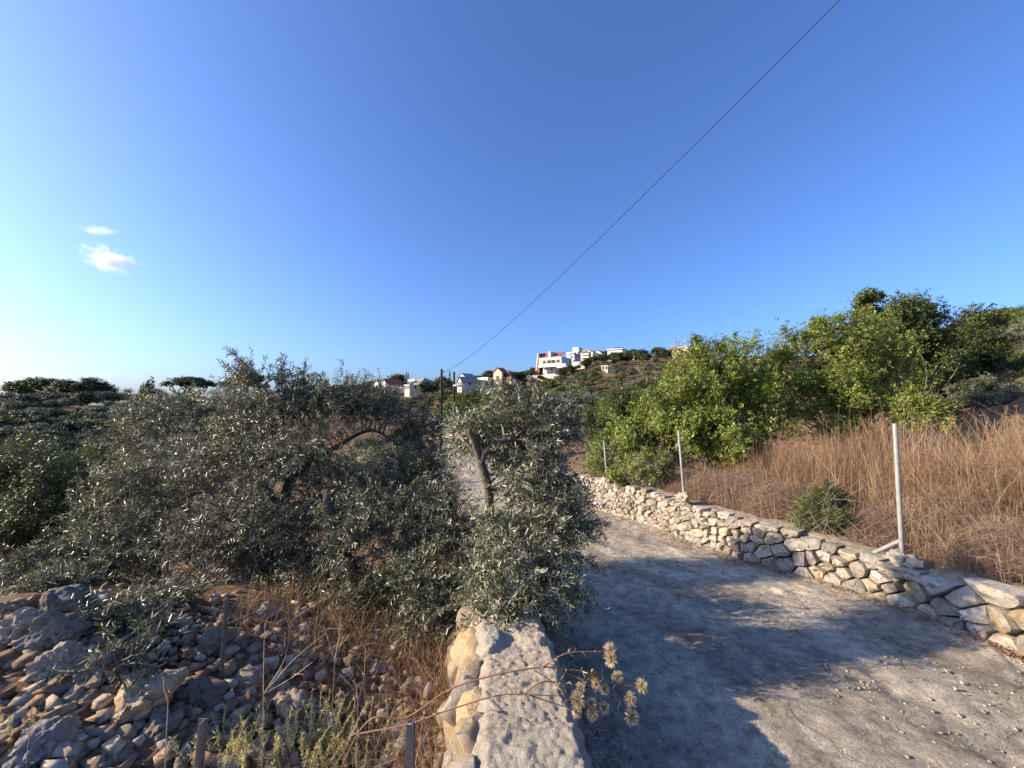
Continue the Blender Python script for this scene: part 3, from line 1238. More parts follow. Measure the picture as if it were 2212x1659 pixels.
# right olive, leaning over the lane
ro_base = np.array((-.22, 3.9, tz1(-.22, 3.9) - .02))
ro = olive('olive_tree', 'small olive tree with a forked bare trunk leaning over the left edge of the lane', ro_base,
    [(1140, 905, 3.9, 80, 50), (1100, 950, 3.9, 95, 60), (1180, 940, 4.0, 60, 50), (1025, 930, 4.1, 40, 40), (1130, 1030, 3.8, 85, 75), (1195, 1040, 3.9, 40, 60), (1150, 1120, 3.6, 95, 85), (1195, 1165, 3.5, 65, 60),
     (1110, 1200, 3.5, 100, 75), (1160, 1260, 3.3, 80, 55), (1060, 1290, 3.3, 75, 45), (1130, 1330, 3.1, 70, 38), (1045, 1190, 3.8, 45, 60), (1215, 1100, 3.6, 35, 35)],
    [([ro_base, P(1080, 1230, 3.85), P(1062, 1130, 3.8), P(1053, 1050, 3.75), P(1037, 992, 3.72)], .056, .040),
     ([P(1037, 998, 3.72), P(1028, 965, 3.70), P(1014, 928, 3.66)], .034, .026),
     ([P(1034, 990, 3.72), P(1018, 968, 3.75), P(1003, 955, 3.8)], .026, .012),
     ([P(1040, 1000, 3.72), P(1052, 972, 3.7), P(1090, 950, 3.72), P(1130, 948, 3.8), P(1175, 925, 3.9)], .034, .012),
     ([P(1108, 949, 3.76), P(1145, 915, 3.85), P(1165, 885, 3.95), P(1180, 860, 4.0)], .018, .006),
     ([P(1066, 1130, 3.8), P(1110, 1160, 3.6), P(1160, 1190, 3.45), P(1200, 1240, 3.35)], .03, .008),
     ([P(1072, 1240, 3.85), P(1090, 1270, 3.5), P(1120, 1310, 3.2)], .025, .008)],
    2050, 61, (.042, .068), 8,
    [((1150, 880, 3.9), (1160, 828, 3.9), 16), ((1110, 900, 3.9), (1088, 838, 3.9), 18), ((1200, 920, 4.0), (1262, 855, 4.05), 22), ((1180, 900, 4.0), (1225, 845, 4.0), 12), ((1060, 930, 3.9), (1040, 880, 4.0), 10), ((1220, 930, 4), (1275, 935, 4), 12), ((1210, 1150, 3.5), (1285, 1130, 3.5), 22), ((1190, 1250, 3.3), (1255, 1290, 3.2), 20), ((1200, 1190, 3.4), (1270, 1215, 3.4), 18)], .42)

# large left olive
lo_base = np.array((-2.75, 5.0, tz1(-2.75, 5.0) - .05))
lo = olive('olive_tree', 'large bushy olive tree filling the left middle with silvery leaves', lo_base,
    [(620, 930, 5.2, 150, 90), (690, 1000, 5.0, 150, 110), (520, 1010, 5.2, 150, 110), (430, 1060, 5.1, 150, 120), (330, 1040, 5.3, 110, 90), (580, 1120, 4.7, 150, 110), (460, 1180, 4.5, 130, 90), (780, 950, 5.4, 120, 85), (850, 1010, 5.4, 95, 90),
     (905, 1040, 5.2, 65, 95), (915, 960, 5.4, 45, 60), (780, 1060, 4.9, 100, 80), (590, 850, 5.4, 90, 50), (700, 865, 5.4, 90, 50), (250, 1110, 5.0, 90, 90), (330, 1160, 4.7, 100, 90), (230, 1200, 4.6, 80, 60), (600, 1220, 4.3, 100, 60), (810, 880, 5.6, 60, 40), (480, 920, 5.6, 90, 60), (650, 1170, 4.5, 55, 55)],
    [([lo_base, P(575, 1220, 5.0), P(600, 1120, 5.0), P(630, 1030, 5.1)], .12, .06),
     ([P(585, 1200, 5.0), P(500, 1120, 5.0), P(430, 1050, 5.1), P(350, 1010, 5.2)], .07, .018),
     ([P(600, 1120, 5.0), P(570, 1000, 5.2), P(590, 900, 5.4), P(560, 840, 5.4), P(505, 770, 5.4)], .05, .005),
     ([P(630, 1030, 5.1), P(720, 970, 5.2), P(800, 930, 5.4), P(860, 960, 5.4)], .045, .012),
     ([P(630, 1040, 5.1), P(660, 940, 5.3), P(690, 860, 5.4)], .04, .01),
     ([P(590, 1180, 4.9), P(480, 1180, 4.6), P(380, 1180, 4.6), P(260, 1170, 4.7)], .04, .01),
     ([P(600, 1100, 5), P(740, 1060, 5.0), P(880, 1040, 5.2)], .04, .01)],
    6600, 62, (.042, .068), 8,
    [((590, 850, 5.4), (503, 765, 5.4), 34), ((600, 850, 5.4), (607, 790, 5.4), 22), ((650, 850, 5.4), (655, 800, 5.4), 18), ((700, 850, 5.4), (690, 815, 5.4), 14), ((760, 880, 5.5), (790, 830, 5.6), 18), ((540, 860, 5.5), (520, 815, 5.5), 14), ((830, 900, 5.6), (850, 860, 5.6), 12)], .38)

# low olive between them
mo_base = np.array((-1.55, 4.3, tz1(-1.55, 4.3) - .03))
mo = olive('olive_tree', 'low olive with a slanting dark trunk between the big olive and the forked one', mo_base,
    [(760, 1120, 4.4, 70, 50), (830, 1110, 4.4, 110, 70), (800, 1200, 4.2, 90, 70), (880, 1180, 4.1, 100, 80), (950, 1130, 4.3, 60, 70), (960, 1230, 3.9, 80, 60), (880, 1260, 3.9, 80, 45), (700, 1240, 4.2, 60, 50), (1000, 1170, 4.0, 50, 50), (770, 1300, 3.8, 70, 40), (620, 1290, 4.0, 80, 40), (920, 1320, 3.5, 60, 30)],
    [([mo_base, P(752, 1220, 4.25), P(738, 1170, 4.25), P(712, 1100, 4.3), P(705, 1060, 4.4)], .075, .04),
     ([P(745, 1190, 4.25), P(820, 1150, 4.3), P(900, 1140, 4.2), P(980, 1180, 4.0)], .045, .01),
     ([P(738, 1170, 4.25), P(790, 1100, 4.4), P(850, 1080, 4.4)], .035, .01),
     ([P(752, 1220, 4.25), P(820, 1250, 4.0), P(900, 1280, 3.8)], .03, .008)],
    2100, 63, (.042, .068), 8, [((850, 1090, 4.4), (900, 1040, 4.4), 14), ((960, 1110, 4.3), (975, 1060, 4.3), 12)], .28)

# olive standing behind on the left
bo_base = np.array((P(350, 900, 8.5)[0], 8.5, tz1(P(350, 900, 8.5)[0], 8.5)))
bo = olive('olive_tree', 'sparse grey olive with a bare dark limb standing behind the big left olive', bo_base,
    [(350, 890, 8.5, 70, 35), (400, 920, 8.5, 80, 45), (330, 940, 8.5, 80, 45), (450, 900, 8.6, 60, 40), (300, 985, 8.3, 60, 35), (400, 980, 8.4, 110, 50), (510, 890, 8.7, 60, 50)],
    [([bo_base, P(345, 1050, 8.5), P(338, 980, 8.5), P(345, 935, 8.4)], .10, .05), ([P(343, 960, 8.5), P(380, 920, 8.5), P(420, 895, 8.5)], .05, .015), ([P(340, 970, 8.5), P(300, 960, 8.4), P(250, 980, 8.3)], .04, .012)],
    1900, 64, (.05, .08), 9, [((350, 890, 8.5), (345, 848, 8.5), 14), ((400, 890, 8.5), (410, 862, 8.5), 12)], .5, .5)

# sucker shoots over the rubble
r = rng_(77)
for k, (px, py, d, s, lab) in enumerate([
        (275, 1335, 2.75, .62, 'bright leafy olive shoots spilling over the rubble by the pale boulders'),
        (235, 1440, 2.2, .42, 'low olive sprig with yellow-green leaves in the middle of the rubble'),
        (370, 1290, 3.3, .8, 'olive shoots at the foot of the big olive above the rubble'),
        (130, 1275, 3.6, .95, 'tangled olive shoots behind the rocks at the far left'),
        (60, 1250, 4.2, .9, 'dusky olive shoots at the left edge behind the rubble')]):
    c = P(px, py, d)
    olive('olive_sapling', lab, (c[0], d + .15, tz1(c[0], d + .15)),
          [(px, py, d, 75 * s, 35 * s), (px + 40, py - 25, d + .1, 60 * s, 30 * s), (px - 45, py + 10, d, 55 * s, 28 * s)],
          [([np.array((c[0], d + .15, tz1(c[0], d + .15))), P(px, py + 20, d + .1), P(px, py - 10, d)], .012, .005)],
          (62, 26, 110, 260, 240)[k], 90 + k, (.04, .065), 6, (), .2, .25, (.12, .3))

# ------------------------------------------------------------------ shrubs of the right bank
M_GREEN = leaf_mat('glossy green leaves', .32, .42, .4)
M_WOOD = plain_mat('grey branches', (.12, .10, .085), (.26, .23, .20), 12, .9, .5)
PAL = {
    'bright': ((.11, .155, .034), (.215, .275, .062), (.35, .375, .10)),
    'deep': ((.045, .066, .018), (.09, .122, .034), (.16, .175, .052)),
    'grey': ((.085, .10, .055), (.15, .165, .10), (.22, .22, .15)),
    'dark': ((.026, .040, .018), (.052, .072, .030), (.095, .11, .045)),
    'dusty': ((.095, .085, .045), (.15, .13, .07), (.21, .18, .10)),
    'blue': ((.040, .058, .040), (.075, .10, .065), (.12, .14, .09)),
}


def pal_cols(r, n, pal, yellow=.03):
    a, b, c = (np.array(k) for k in PAL[pal])
    t = r.random((n, 1))
    col = np.where(t < .6, a + (b - a) * (t / .6), b + (c - b) * ((t - .6) / .4))
    k = r.random((n, 1)) < yellow
    return np.where(k, np.array((.38, .30, .06)), col)


def shrub(name, label, blobs, seed, n_ros=4500, leaf=.055, pal='bright', per=8, whips=30, cat='shrub', base=None, stems=7, yellow=.03, group=None, inner=.45, wide=.5, thick=.022):
    """blobs in pixels; rosettes of leaves thrown over the blobs' outer skin"""
    n_ros = int(n_ros * 1.75)
    r = rng_(seed)
    cen = np.array([P(b[0], b[1], b[2]) for b in blobs])
    rad3 = np.array([(b[3] * b[2] / F_PX, .8 * (b[3] + b[4]) / 2 * b[2] / F_PX, b[4] * b[2] / F_PX) for b in blobs])
    if base is None:
        m = cen.mean(0)
        base = (m[0], m[1], tz1(m[0], m[1]))
    base = np.array(base, float)
    root = thing(name, label, cat, base, 0, group)
    Wt = np.array([b[3] * b[4] for b in blobs], float)
    Wt /= Wt.sum()
    # clumps on the skin, rosettes round the clumps
    ncl = 26 * len(blobs)
    bi = r.choice(len(blobs), ncl, p=Wt)
    dirs = rand_dir(r, ncl)
    rr_ = np.where(r.random((ncl, 1)) < inner, r.uniform(.35, .8, (ncl, 1)), r.uniform(.82, 1.12, (ncl, 1)))
    cl = cen[bi] + dirs * rad3[bi] * rr_
    g = tz(cl[:, 0], cl[:, 1])
    ok = cl[:, 2] > g + .05
    cl, bi, dirs = cl[ok], bi[ok], dirs[ok]
    ci = r.integers(0, len(cl), n_ros)
    sc = rad3[bi[ci]].mean(1, keepdims=True)
    p = cl[ci] + r.normal(size=(n_ros, 3)) * sc * .17
    ax = unit(dirs[ci] * .7 + np.array((0, 0, .55)) + r.normal(size=(n_ros, 3)) * .45)
    # whips breaking the outline
    for _ in range(whips):
        k = r.integers(len(cl))
        if dirs[k][2] < .1:
            continue
        L = r.uniform(.25, .6) * float(rad3[bi[k]].mean())
        q = 12
        t = np.linspace(.2, 1, q)[:, None]
        dd = unit(dirs[k] * .5 + np.array((0, 0, .9)) + r.normal(size=3) * .25)
        p = np.vstack([p, cl[k] + dd * L * t + r.normal(size=(q, 3)) * .03])
        ax = np.vstack([ax, np.repeat(dd[None], q, 0) + r.normal(size=(q, 3)) * .3])
    ax = unit(ax)
    n = len(p)
    tone = r.uniform(.62, 1.3, (len(cl), 1))[np.concatenate([ci, r.integers(0, len(cl), n - n_ros)])] * r.uniform(.85, 1.15, (n, 1))
    A = unit(np.cross(ax, r.normal(size=(n, 3))))
    Bq = np.cross(ax, A)
    ph = np.arange(per) / per * 6.283
    ld = (np.cos(ph)[None, :, None] * A[:, None] + np.sin(ph)[None, :, None] * Bq[:, None]) * .9 + ax[:, None] * .45
    ld = unit(ld + r.normal(size=ld.shape) * .28)
    pos = p[:, None] + ld * leaf * .25 + ax[:, None] * (r.random((n, per, 1)) - .5) * leaf * 1.6
    nr_ = unit(ax[:, None] - ld * np.sum(ax[:, None] * ld, -1, keepdims=True) + r.normal(size=ld.shape) * .3)
    pos, ld, nr_ = pos.reshape(-1, 3), ld.reshape(-1, 3), nr_.reshape(-1, 3)
    m = len(pos)
    L = leaf * r.uniform(.65, 1.2, m)
    v, f, c = cards(pos + unit(ld) * L[:, None] * .5, ld, nr_, L * 1.08, L * wide * 1.25 * r.uniform(.8, 1.1, m), np.clip(pal_cols(r, m, pal, yellow) * np.repeat(tone, per, 0), 0, 1))
    link('foliage', mesh_from('foliage', v - base, f, M_GREEN, c), root, kind='stuff')
    br = []
    for k in range(stems * 6):
        b = cl[r.integers(len(cl))]
        a = base + np.array((r.normal(0, .25), r.normal(0, .25), -.05))
        mid = a + (b - a) * .5 + r.normal(size=3) * .12 * np.linalg.norm(b - a) + np.array((0, 0, .1))
        br.append((curve_pts([a, mid, b], 5), np.linspace(thick, .004, 10)))
    for k in range(stems * 14):
        b = cl[r.integers(len(cl))]
        e = b + unit(r.normal(size=3) + np.array((0, 0, .5))) * r.uniform(.2, .5)
        br.append((curve_pts([b, (b + e) / 2 + r.normal(size=3) * .04, e], 3), np.linspace(min(.008, thick), .002, 6)))
    bv, bf = tubes(br, 4, False)
    link('branches', mesh_from('branches', bv - base, bf, M_WOOD), root)
    return root


shrub('carob_shrub', 'bright green leafy shrub behind the far fence post by the lane', [(1370, 960, 10.5, 70, 70), (1320, 990, 10.8, 45, 55), (1430, 930, 10.5, 70, 75), (1345, 1010, 10, 60, 30), (1400, 1000, 10, 60, 40)], 201, 3300, .06, 'bright', 7, 18)
shrub('carob_shrub', 'tall bright green shrub in the middle of the right bank', [(1560, 800, 10.5, 80, 75), (1490, 880, 10, 80, 80), (1600, 880, 10, 100, 90), (1660, 800, 11, 70, 70), (1540, 950, 9.5, 90, 50), (1540, 760, 10.6, 45, 40)], 202, 6600, .06, 'bright', 7, 60)
shrub('carob_shrub', 'broad green shrub with upright shoots left of the dark tree', [(1780, 770, 11, 80, 75), (1840, 800, 11, 90, 95), (1740, 860, 10.5, 90, 85), (1860, 880, 10, 75, 65), (1890, 780, 11.5, 60, 80), (1770, 715, 11, 40, 35)], 203, 6900, .06, 'bright', 7, 56, yellow=.05)
shrub('carob_shrub', 'small glossy green shrub between the near fence post and the tall dry grass', [(2010, 890, 8.0, 35, 38), (1975, 900, 8.2, 25, 30), (2040, 900, 8, 30, 22)], 204, 900, .06, 'bright', 7, 8, thick=.010)
shrub('carob_shrub', 'low yellow-green shrub against the wall left of the far post', [(1400, 1010, 8.9, 40, 28), (1345, 1030, 9.3, 30, 18)], 205, 700, .055, 'bright', 7, 5, thick=.008)
shrub('dark_tree', 'tall dark green tree with a ragged top on the right skyline', [(1880, 700, 15, 50, 55), (1935, 710, 15, 80, 62), (1990, 760, 15, 70, 80), (1920, 800, 15, 80, 70), (1980, 850, 14.5, 70, 50), (1875, 655, 15, 30, 34)], 206, 6500, .085, 'deep', 7, 40, 'tree', stems=9)
shrub('dark_tree', 'dark round tree on the right beside the umbrella pine', [(2095, 720, 17, 62, 52), (2060, 790, 17, 60, 60), (2110, 780, 17, 50, 55), (2080, 850, 16, 60, 40)], 207, 4200, .09, 'deep', 7, 14, 'tree')
shrub('grey_shrub', 'greyish bush under the dark trees at the right', [(2115, 860, 12.5, 50, 30), (2165, 850, 13, 45, 30), (2200, 880, 12, 50, 30)], 208, 1500, .06, 'grey', 7, 6)
shrub('grey_shrub', 'dusty pale bush on the slope at the right picture edge', [(2190, 780, 24, 45, 28), (2220, 800, 24, 40, 30)], 209, 1400, .10, 'grey', 7, 4)
shrub('grey_shrub', 'dull green bush left of the bright shrubs beyond the lane', [(1310, 930, 14, 50, 40), (1275, 900, 15, 40, 40), (1350, 900, 14, 60, 45)], 210, 2300, .07, 'deep', 7, 8)
shrub('broom_shrub', 'dark feathery green bush growing through the fence behind the wall', [(1790, 1120, 5.6, 48, 42), (1760, 1110, 5.7, 36, 38), (1825, 1125, 5.5, 36, 36), (1800, 1075, 5.6, 34, 28)], 211, 2300, .035, 'deep', 7, 20, wide=.22, stems=6, thick=.006)
shrub('shade_dark_shrub', 'bush coloured dark for shade at the left picture edge below the valley slope', [(40, 1040, 8.5, 110, 80), (100, 1090, 8.0, 70, 90), (10, 1140, 8, 80, 80), (50, 1010, 9, 110, 45)], 212, 5200, .06, 'dark', 7, 16, wide=.3)  # dark leaf palette stands in for shade on this bush
shrub('shade_dark_shrub', 'dense bush coloured dark for shade sloping up from the left edge towards the big olive', [(180, 1010, 11, 110, 45), (140, 1050, 10, 60, 60), (230, 1060, 10, 80, 50)], 213, 3800, .07, 'dark', 7, 12, wide=.3)  # shade is put into the leaf colour here too
shrub('shade_dark_shrub', 'rounded green shrub low on the left among the olive shoots', [(190, 1200, 5.0, 70, 60), (140, 1240, 4.6, 80, 40), (240, 1150, 5.3, 60, 60)], 214, 2600, .05, 'dark', 7, 12, wide=.25)  # leaves coloured darker to look shaded
# ------------------------------------------------------------------ chain-link fence on the right wall
M_GALV = plain_mat('galvanised pipe', (.17, .18, .175), (.28, .285, .27), 9, .5, .25, 60, .004, .5)
M_WIRE = plain_mat('rusty wire', (.17, .14, .12), (.29, .25, .215), 12, .6, 0, spec=.4)
fb = P(1948, 1195, 4.62)
fence = thing('chain_link_fence', 'slack rusty chain-link fence on pipe posts along the top of the right wall', 'fence', fb)
FB = np.array(fence.location)
posts = [((1933, 915), (1949, 1205), 4.62, .0235), ((1466, 930), (1478, 1072), 7.25, .024), ((1305, 951), (1311, 1036), 9.9, .024)]
pb = []
for (tx, ty), (bx, by), d, rad_ in posts:
    b, t_ = P(bx, by, d), P(tx, ty, d)
    v, f = tubes([(np.array([b - (t_ - b) * .06, t_ - (t_ - b) * .004, t_]), [rad_, rad_, rad_ * .93])], 14)
    po = link('post', mesh_from('post', v - FB, f, M_GALV, smooth=True, sharp=40), fence)
    v, f = tubes([(np.array([t_ - (t_ - b) * .18, t_ - (t_ - b) * .172]), [rad_ + .004] * 2)], 12)
    link('tie_wire', mesh_from('tie_wire', v - FB, f, M_WIRE), po)
    pb.append((b, t_))
    # lumpy mortar footing
    v, f = rock_vf(400 + int(bx), 4, 4, (.13 if d < 6 else .10, .2 if d < 6 else .15, .085), .5, (.6, .95), .4)
    v = v + b + np.array((-.02, 0, -.02))
    link('footing', mesh_from('footing', v - FB, f, M_CONC, smooth=True), fence)
v, f = rock_vf(455, 4, 5, (.17, .42, .06), .5, (.6, .95), .4)
link('footing', mesh_from('footing', v + P(1925, 1222, 4.66) - FB, f, M_CONC, smooth=True), fence)
a, b = P(1947, 1167, 4.62), P(1868, 1203, 4.95)
v, f = tubes([(np.array([a, b]), [.022, .022])], 12)
link('brace', mesh_from('brace', v - FB, f, M_GALV, smooth=True, sharp=40), fence)
# woven wire: bulging sheet from the near end past the far post
line_pts = [np.array((5.9, 1.6, 0)), pb[0][0], pb[1][0], pb[2][0], np.array((1.6, 14.0, 0))]
line_pts[0][2] = tz1(5.9, 1.6) + .1
line_pts[-1][2] = tz1(1.6, 14.0)
lp = np.array(line_pts)
ll = np.concatenate([[0], np.cumsum(np.linalg.norm(np.diff(lp[:, :2], axis=0), axis=1))])
FH = 1.05


def fence_pt(s, h):
    p = np.array([np.interp(s, ll, lp[:, k]) for k in range(3)])
    j = np.searchsorted(ll, s) - 1
    j = min(max(j, 0), len(ll) - 2)
    t = (s - ll[j]) / (ll[j + 1] - ll[j])
    sag = 1 - .42 * math.sin(math.pi * t)                       # the top sinks between the posts
    d = lp[j + 1] - lp[j]
    n = np.array((-d[1], d[0], 0)) / (np.hypot(d[0], d[1]) + 1e-6)
    bulge = .20 * math.sin(math.pi * t) * math.sin(math.pi * min(1, h / FH)) + .05 * nz((s, h, 0), .9, (3, 3, 3), 2)
    return p + n * bulge + np.array((0, 0, .04 + h * sag))


pitch = .062
cols_ = int(ll[-1] / pitch)
rows_ = int(FH / pitch)
VW, FW = [], []
grid = {}
for i in range(cols_ * 1 + 2):
    for j in range(rows_ + 1):
        grid[i, j] = fence_pt(min(i * pitch, ll[-1]), j * pitch)
wires = []
for i in range(0, cols_ + 1):
    seg = []
    for j in range(rows_ + 1):
        seg.append(grid[i + (i + j) % 2, j])
    wires.append((np.array(seg), .0011))
v, f = tubes(wires, 3, False)
link('wire_mesh', mesh_from('wire_mesh', v - FB, f, M_WIRE), fence, kind='stuff')

# ------------------------------------------------------------------ dry grass and brush on the right bank
M_DRY = leaf_mat('dry grass', .25, .75, .15)


def behind_wall(r, n, y0, y1, o0, o1, pw=1.0):
    y = y0 + (y1 - y0) * r.random(n) ** pw
    o = o0 + (o1 - o0) * r.random(n)
    return XR(y) + .5 + o, y


def stalks(r, x, y, h, lean, wid, c0, c1, K=4, bend=.35):
    n = len(x)
    b = np.stack([x, y, tz(x, y) - .02], -1)
    ang = r.uniform(0, 6.283, n)
    ld = np.stack([np.cos(ang), np.sin(ang), np.zeros(n)], -1) * (np.abs(r.normal(0, lean, n)))[:, None]
    t = np.linspace(0, 1, K)[None, :, None]
    up = np.array((0, 0, 1.0))
    hh = np.asarray(h)[:, None, None]
    pts_ = b[:, None] + hh * (up * t + ld[:, None] * (t * (1 - bend) + bend * t ** 2.5)) + r.normal(size=(n, K, 3)) * .012 * t
    side = np.cross(np.array((0, 0, 1.0)) + ld, r.normal(size=(n, 3)))
    k = r.random((n, 1))
    return ribbons(pts_, wid, side, np.array(c0) * (1 - k) + np.array(c1) * k)


def twig_tangle(r, cx, cy, rx, ry, h, n, c0, c1, wid=.004, seglen=.16):
    """interlaced dead twigs filling a low mound"""
    a = r.uniform(0, 6.283, n)
    q = np.sqrt(r.random(n))
    x = cx + np.cos(a) * q * rx
    y = cy + np.sin(a) * q * ry
    g = tz(x, y)
    z = g + h * (1 - .65 * q ** 2) * r.random(n) ** .75
    st = np.stack([x, y, z], -1)
    d = unit(r.normal(size=(n, 3)) * np.array((1, 1, .75)) + np.array((0, 0, .35)))
    K = 3
    t = np.linspace(0, 1, K)[None, :, None]
    L = seglen * r.uniform(.5, 1.6, n)[:, None, None]
    pts_ = st[:, None] + d[:, None] * L * t + r.normal(size=(n, K, 3)) * .02 * t
    k = r.random((n, 1))
    return ribbons(pts_, wid * r.uniform(.6, 1.4, n), np.cross(d, r.normal(size=(n, 3))), np.array(c0) * (1 - k) + np.array(c1) * k)


r = rng_(501)
STRAW0, STRAW1 = (.17, .115, .07), (.54, .41, .26)
RUST0, RUST1 = (.12, .068, .045), (.38, .235, .145)
PINK0, PINK1 = (.10, .068, .052), (.42, .30, .22)
# tall tawny grass, thickest at the right
parts = []
x, y = behind_wall(r, 9000, 2.6, 5.8, .15, 3.4)
k_ = np.array([nz((a, b, 0), 1.5, (2, 2, 2), 2) for a, b in zip(x, y)]) + r.normal(0, .15, 9000) + np.clip((x - 6) * .2, 0, .3) > .05
x, y = x[k_], y[k_]
k = np.clip((x - 4.6) / 2.0, .25, 1)
parts.append(stalks(r, x, y, r.uniform(.2, 1.15, len(x)) * (.40 + .75 * k), .34, r.uniform(.0025, .006, len(x)), STRAW0, STRAW1))
x, y = behind_wall(r, 6500, 2.8, 7.8, 1.0, 3.8)
parts.append(stalks(r, x, y, r.uniform(.35, 1.35, 6500), .38, r.uniform(.0025, .006, 6500) * np.where(r.random(6500) < .15, 1.9, 1), RUST0, np.where(r.random((6500, 1)) < .5, RUST1, STRAW1)))
x, y = behind_wall(r, 3000, 3.0, 8.0, 1.0, 3.6)
parts.append(stalks(r, x, y, r.uniform(.3, .9, 3000), .5, r.uniform(.003, .007, 3000), (.07, .07, .03), (.22, .19, .09)))
x, y = behind_wall(r, 3000, 5.5, 9.5, .6, 3.0)
parts.append(stalks(r, x, y, r.uniform(.25, .8, 3000), .35, r.uniform(.003, .007, 3000), RUST0, RUST1))
x, y = behind_wall(r, 5000, 8.5, 18, .1, 5)
parts.append(stalks(r, x, y, r.uniform(.08, .3, 5000), .5, r.uniform(.005, .01, 5000), RUST0, STRAW1))
v, f, c = merge(parts)
link('dry_grass', mesh_from('dry_grass', v, f, M_DRY, c), kind='stuff', label='tall tawny dry grass covering the bank behind the right wall', cat='dry grass')

# dead brush, one mound after another
MOUNDS = [(2130, 1200, 'dead twiggy brush tumbling over the wall at the right picture edge', .55, .6), (2060, 1130, 'dead brush right of the near fence post', .6, .7), (2160, 1080, 'tall rusty brush in the tawny grass at the right edge', .6, 1.0), (1985, 1060, 'rusty brush just behind the near fence post', .55, .95),
          (1905, 1120, 'dark dead brush between the feathery bush and the near post', .4, .5), (1680, 1060, 'pinkish dead brush left of the feathery bush', .5, .55), (1620, 1040, 'grey-pink brush bulging through the fence mesh', .65, .68), (1540, 1030, 'dead brush just right of the far fence post', .6, .62), (1880, 1000, 'red-brown brush below the green shrubs near the umbels', .7, 1.0),
          (1760, 980, 'rusty brush in front of the broad green shrub', .8, .9), (1640, 980, 'rusty brush in front of the tall green shrub', .8, .8), (1450, 1050, 'reddish low brush left of the far fence post', .6, .35)]
for k, (px, py, lab, rx, h) in enumerate(MOUNDS):
    g = G(px, min(py + 60, 1262), 3, 12)
    o0 = max(g[0], XR(g[1]) + .75)
    parts = [twig_tangle(r, o0, g[1], rx, rx * .9, h * 1.1, 6500, *((PINK0, PINK1) if k in (0, 1, 4, 5, 6, 7) else (RUST0, RUST1)), wid=.0034, seglen=.11)]
    n = 520
    a, q = r.uniform(0, 6.28, n), np.sqrt(r.random(n)) * rx
    parts.append(stalks(r, o0 + np.cos(a) * q, g[1] + np.sin(a) * q, r.uniform(.5, 1.15, n) * h, .3, r.uniform(.003, .006, n), PINK0, STRAW1))
    v, f, c = merge(parts)
    b0 = np.array((o0, g[1], tz1(o0, g[1])))
    link('dead_brush', mesh_from('dead_brush', v - b0, f, M_DRY, c), None, b0, lab, 'brush', 'mounds of dead brush behind the right wall')

# dried umbels (wild carrot) standing above the brush
M_UMBEL = plain_mat('dried umbel', (.15, .075, .04), (.28, .15, .08), 30, .9, 0)
UMB = [(1652, 1035, 880, 7.0), (1690, 1030, 900, 6.8), (1775, 1020, 890, 7.2), (1812, 1010, 880, 7.4), (1838, 1000, 868, 7.0), (1858, 1010, 905, 6.6), (1900, 990, 862, 6.6), (1882, 990, 885, 6.4), (1925, 985, 880, 6.4), (1740, 1040, 930, 6.6), (2062, 1040, 905, 5.6), (2120, 1040, 900, 5.4), (2178, 1040, 905, 5.2), (2195, 1060, 880, 5.0), (2030, 1050, 935, 5.6), (1710, 1040, 960, 6.2)]
UML = ['leftmost dried umbel, against the tall green shrub', 'dried umbel just right of the leftmost one', 'dried umbel on the left side of the broad green shrub', 'dried umbel against the middle of the broad green shrub', 'tall dried umbel left of the group above the near post', 'lower dried umbel left of the near post', 'tallest dried umbel above the near fence post', 'dried umbel close beside the tallest one, left of the near post',
       'dried umbel right above the top of the near post', 'short dried umbel in the brush before the broad shrub', 'dried umbel right of the small glossy shrub', 'dried umbel in the tawny grass midway to the right edge', 'dried umbel near the right picture edge', 'rightmost dried umbel at the picture edge', 'dried umbel in front of the small glossy shrub', 'lowest dried umbel in front of the tall green shrub']
for k, (px, yb, yt, d) in enumerate(UMB):
    tp = P(px, yt, d)
    bs = np.array((tp[0] + r.normal(0, .14), d + r.normal(0, .03), 0))
    bs[2] = tz1(bs[0], bs[1]) - .02
    o = thing('dried_umbel', UML[k], 'dry plant', bs, 0, 'dried umbels above the brush')
    mid = (bs + tp) / 2 + r.normal(size=3) * .04
    v, f = tubes([(curve_pts([bs, mid, tp], 6), np.linspace(.0042, .002, 12))], 5)
    link('stalk', mesh_from('stalk', v - bs, f, M_UMBEL), o)
    rays = []
    R = r.uniform(.02, .036)
    for j in range(34):
        a, e = r.uniform(0, 6.28), r.uniform(.15, 1.0)
        ti = tp + R * np.array((math.cos(a) * e * .85, math.sin(a) * e * .85, 1.25 - .35 * e))
        mm = tp + (ti - tp) * .5 + R * .3 * np.array((math.cos(a), math.sin(a), -.2))
        rays.append((np.array([tp, mm, ti]), [.0012, .0016, .004]))
    v, f = tubes(rays, 4)
    link('umbel', mesh_from('umbel', v - bs, f, M_UMBEL), o)

# ------------------------------------------------------------------ dry plants of the left foreground
parts = []
n = 2600
y = 1.35 + 2.9 * r.random(n)
x = XL(y) - LW - .05 - np.abs(r.normal(0, .28, n))
parts.append(stalks(r, x, y, r.uniform(.10, .36, n), .95, r.uniform(.0015, .0035, n), (.22, .12, .07), (.66, .47, .29)))
n = 1600
y = 2.9 + 2.2 * r.random(n)
x = -.6 - 1.7 * r.random(n)
parts.append(stalks(r, x, y, r.uniform(.12, .4, n), .8, r.uniform(.002, .004, n), (.16, .09, .055), (.60, .43, .26)))
n = 900
y = 2.4 + 1.2 * r.random(n)
x = -.75 - 1.0 * r.random(n)
parts.append(stalks(r, x, y, r.uniform(.08, .28, n), .6, r.uniform(.0015, .003, n), RUST0, STRAW0))
v, f, c = merge(parts)
link('dry_grass', mesh_from('dry_grass', v, f, M_DRY, c), kind='stuff', label='reddish dry grass between the rubble and the mortar-topped wall', cat='dry grass')

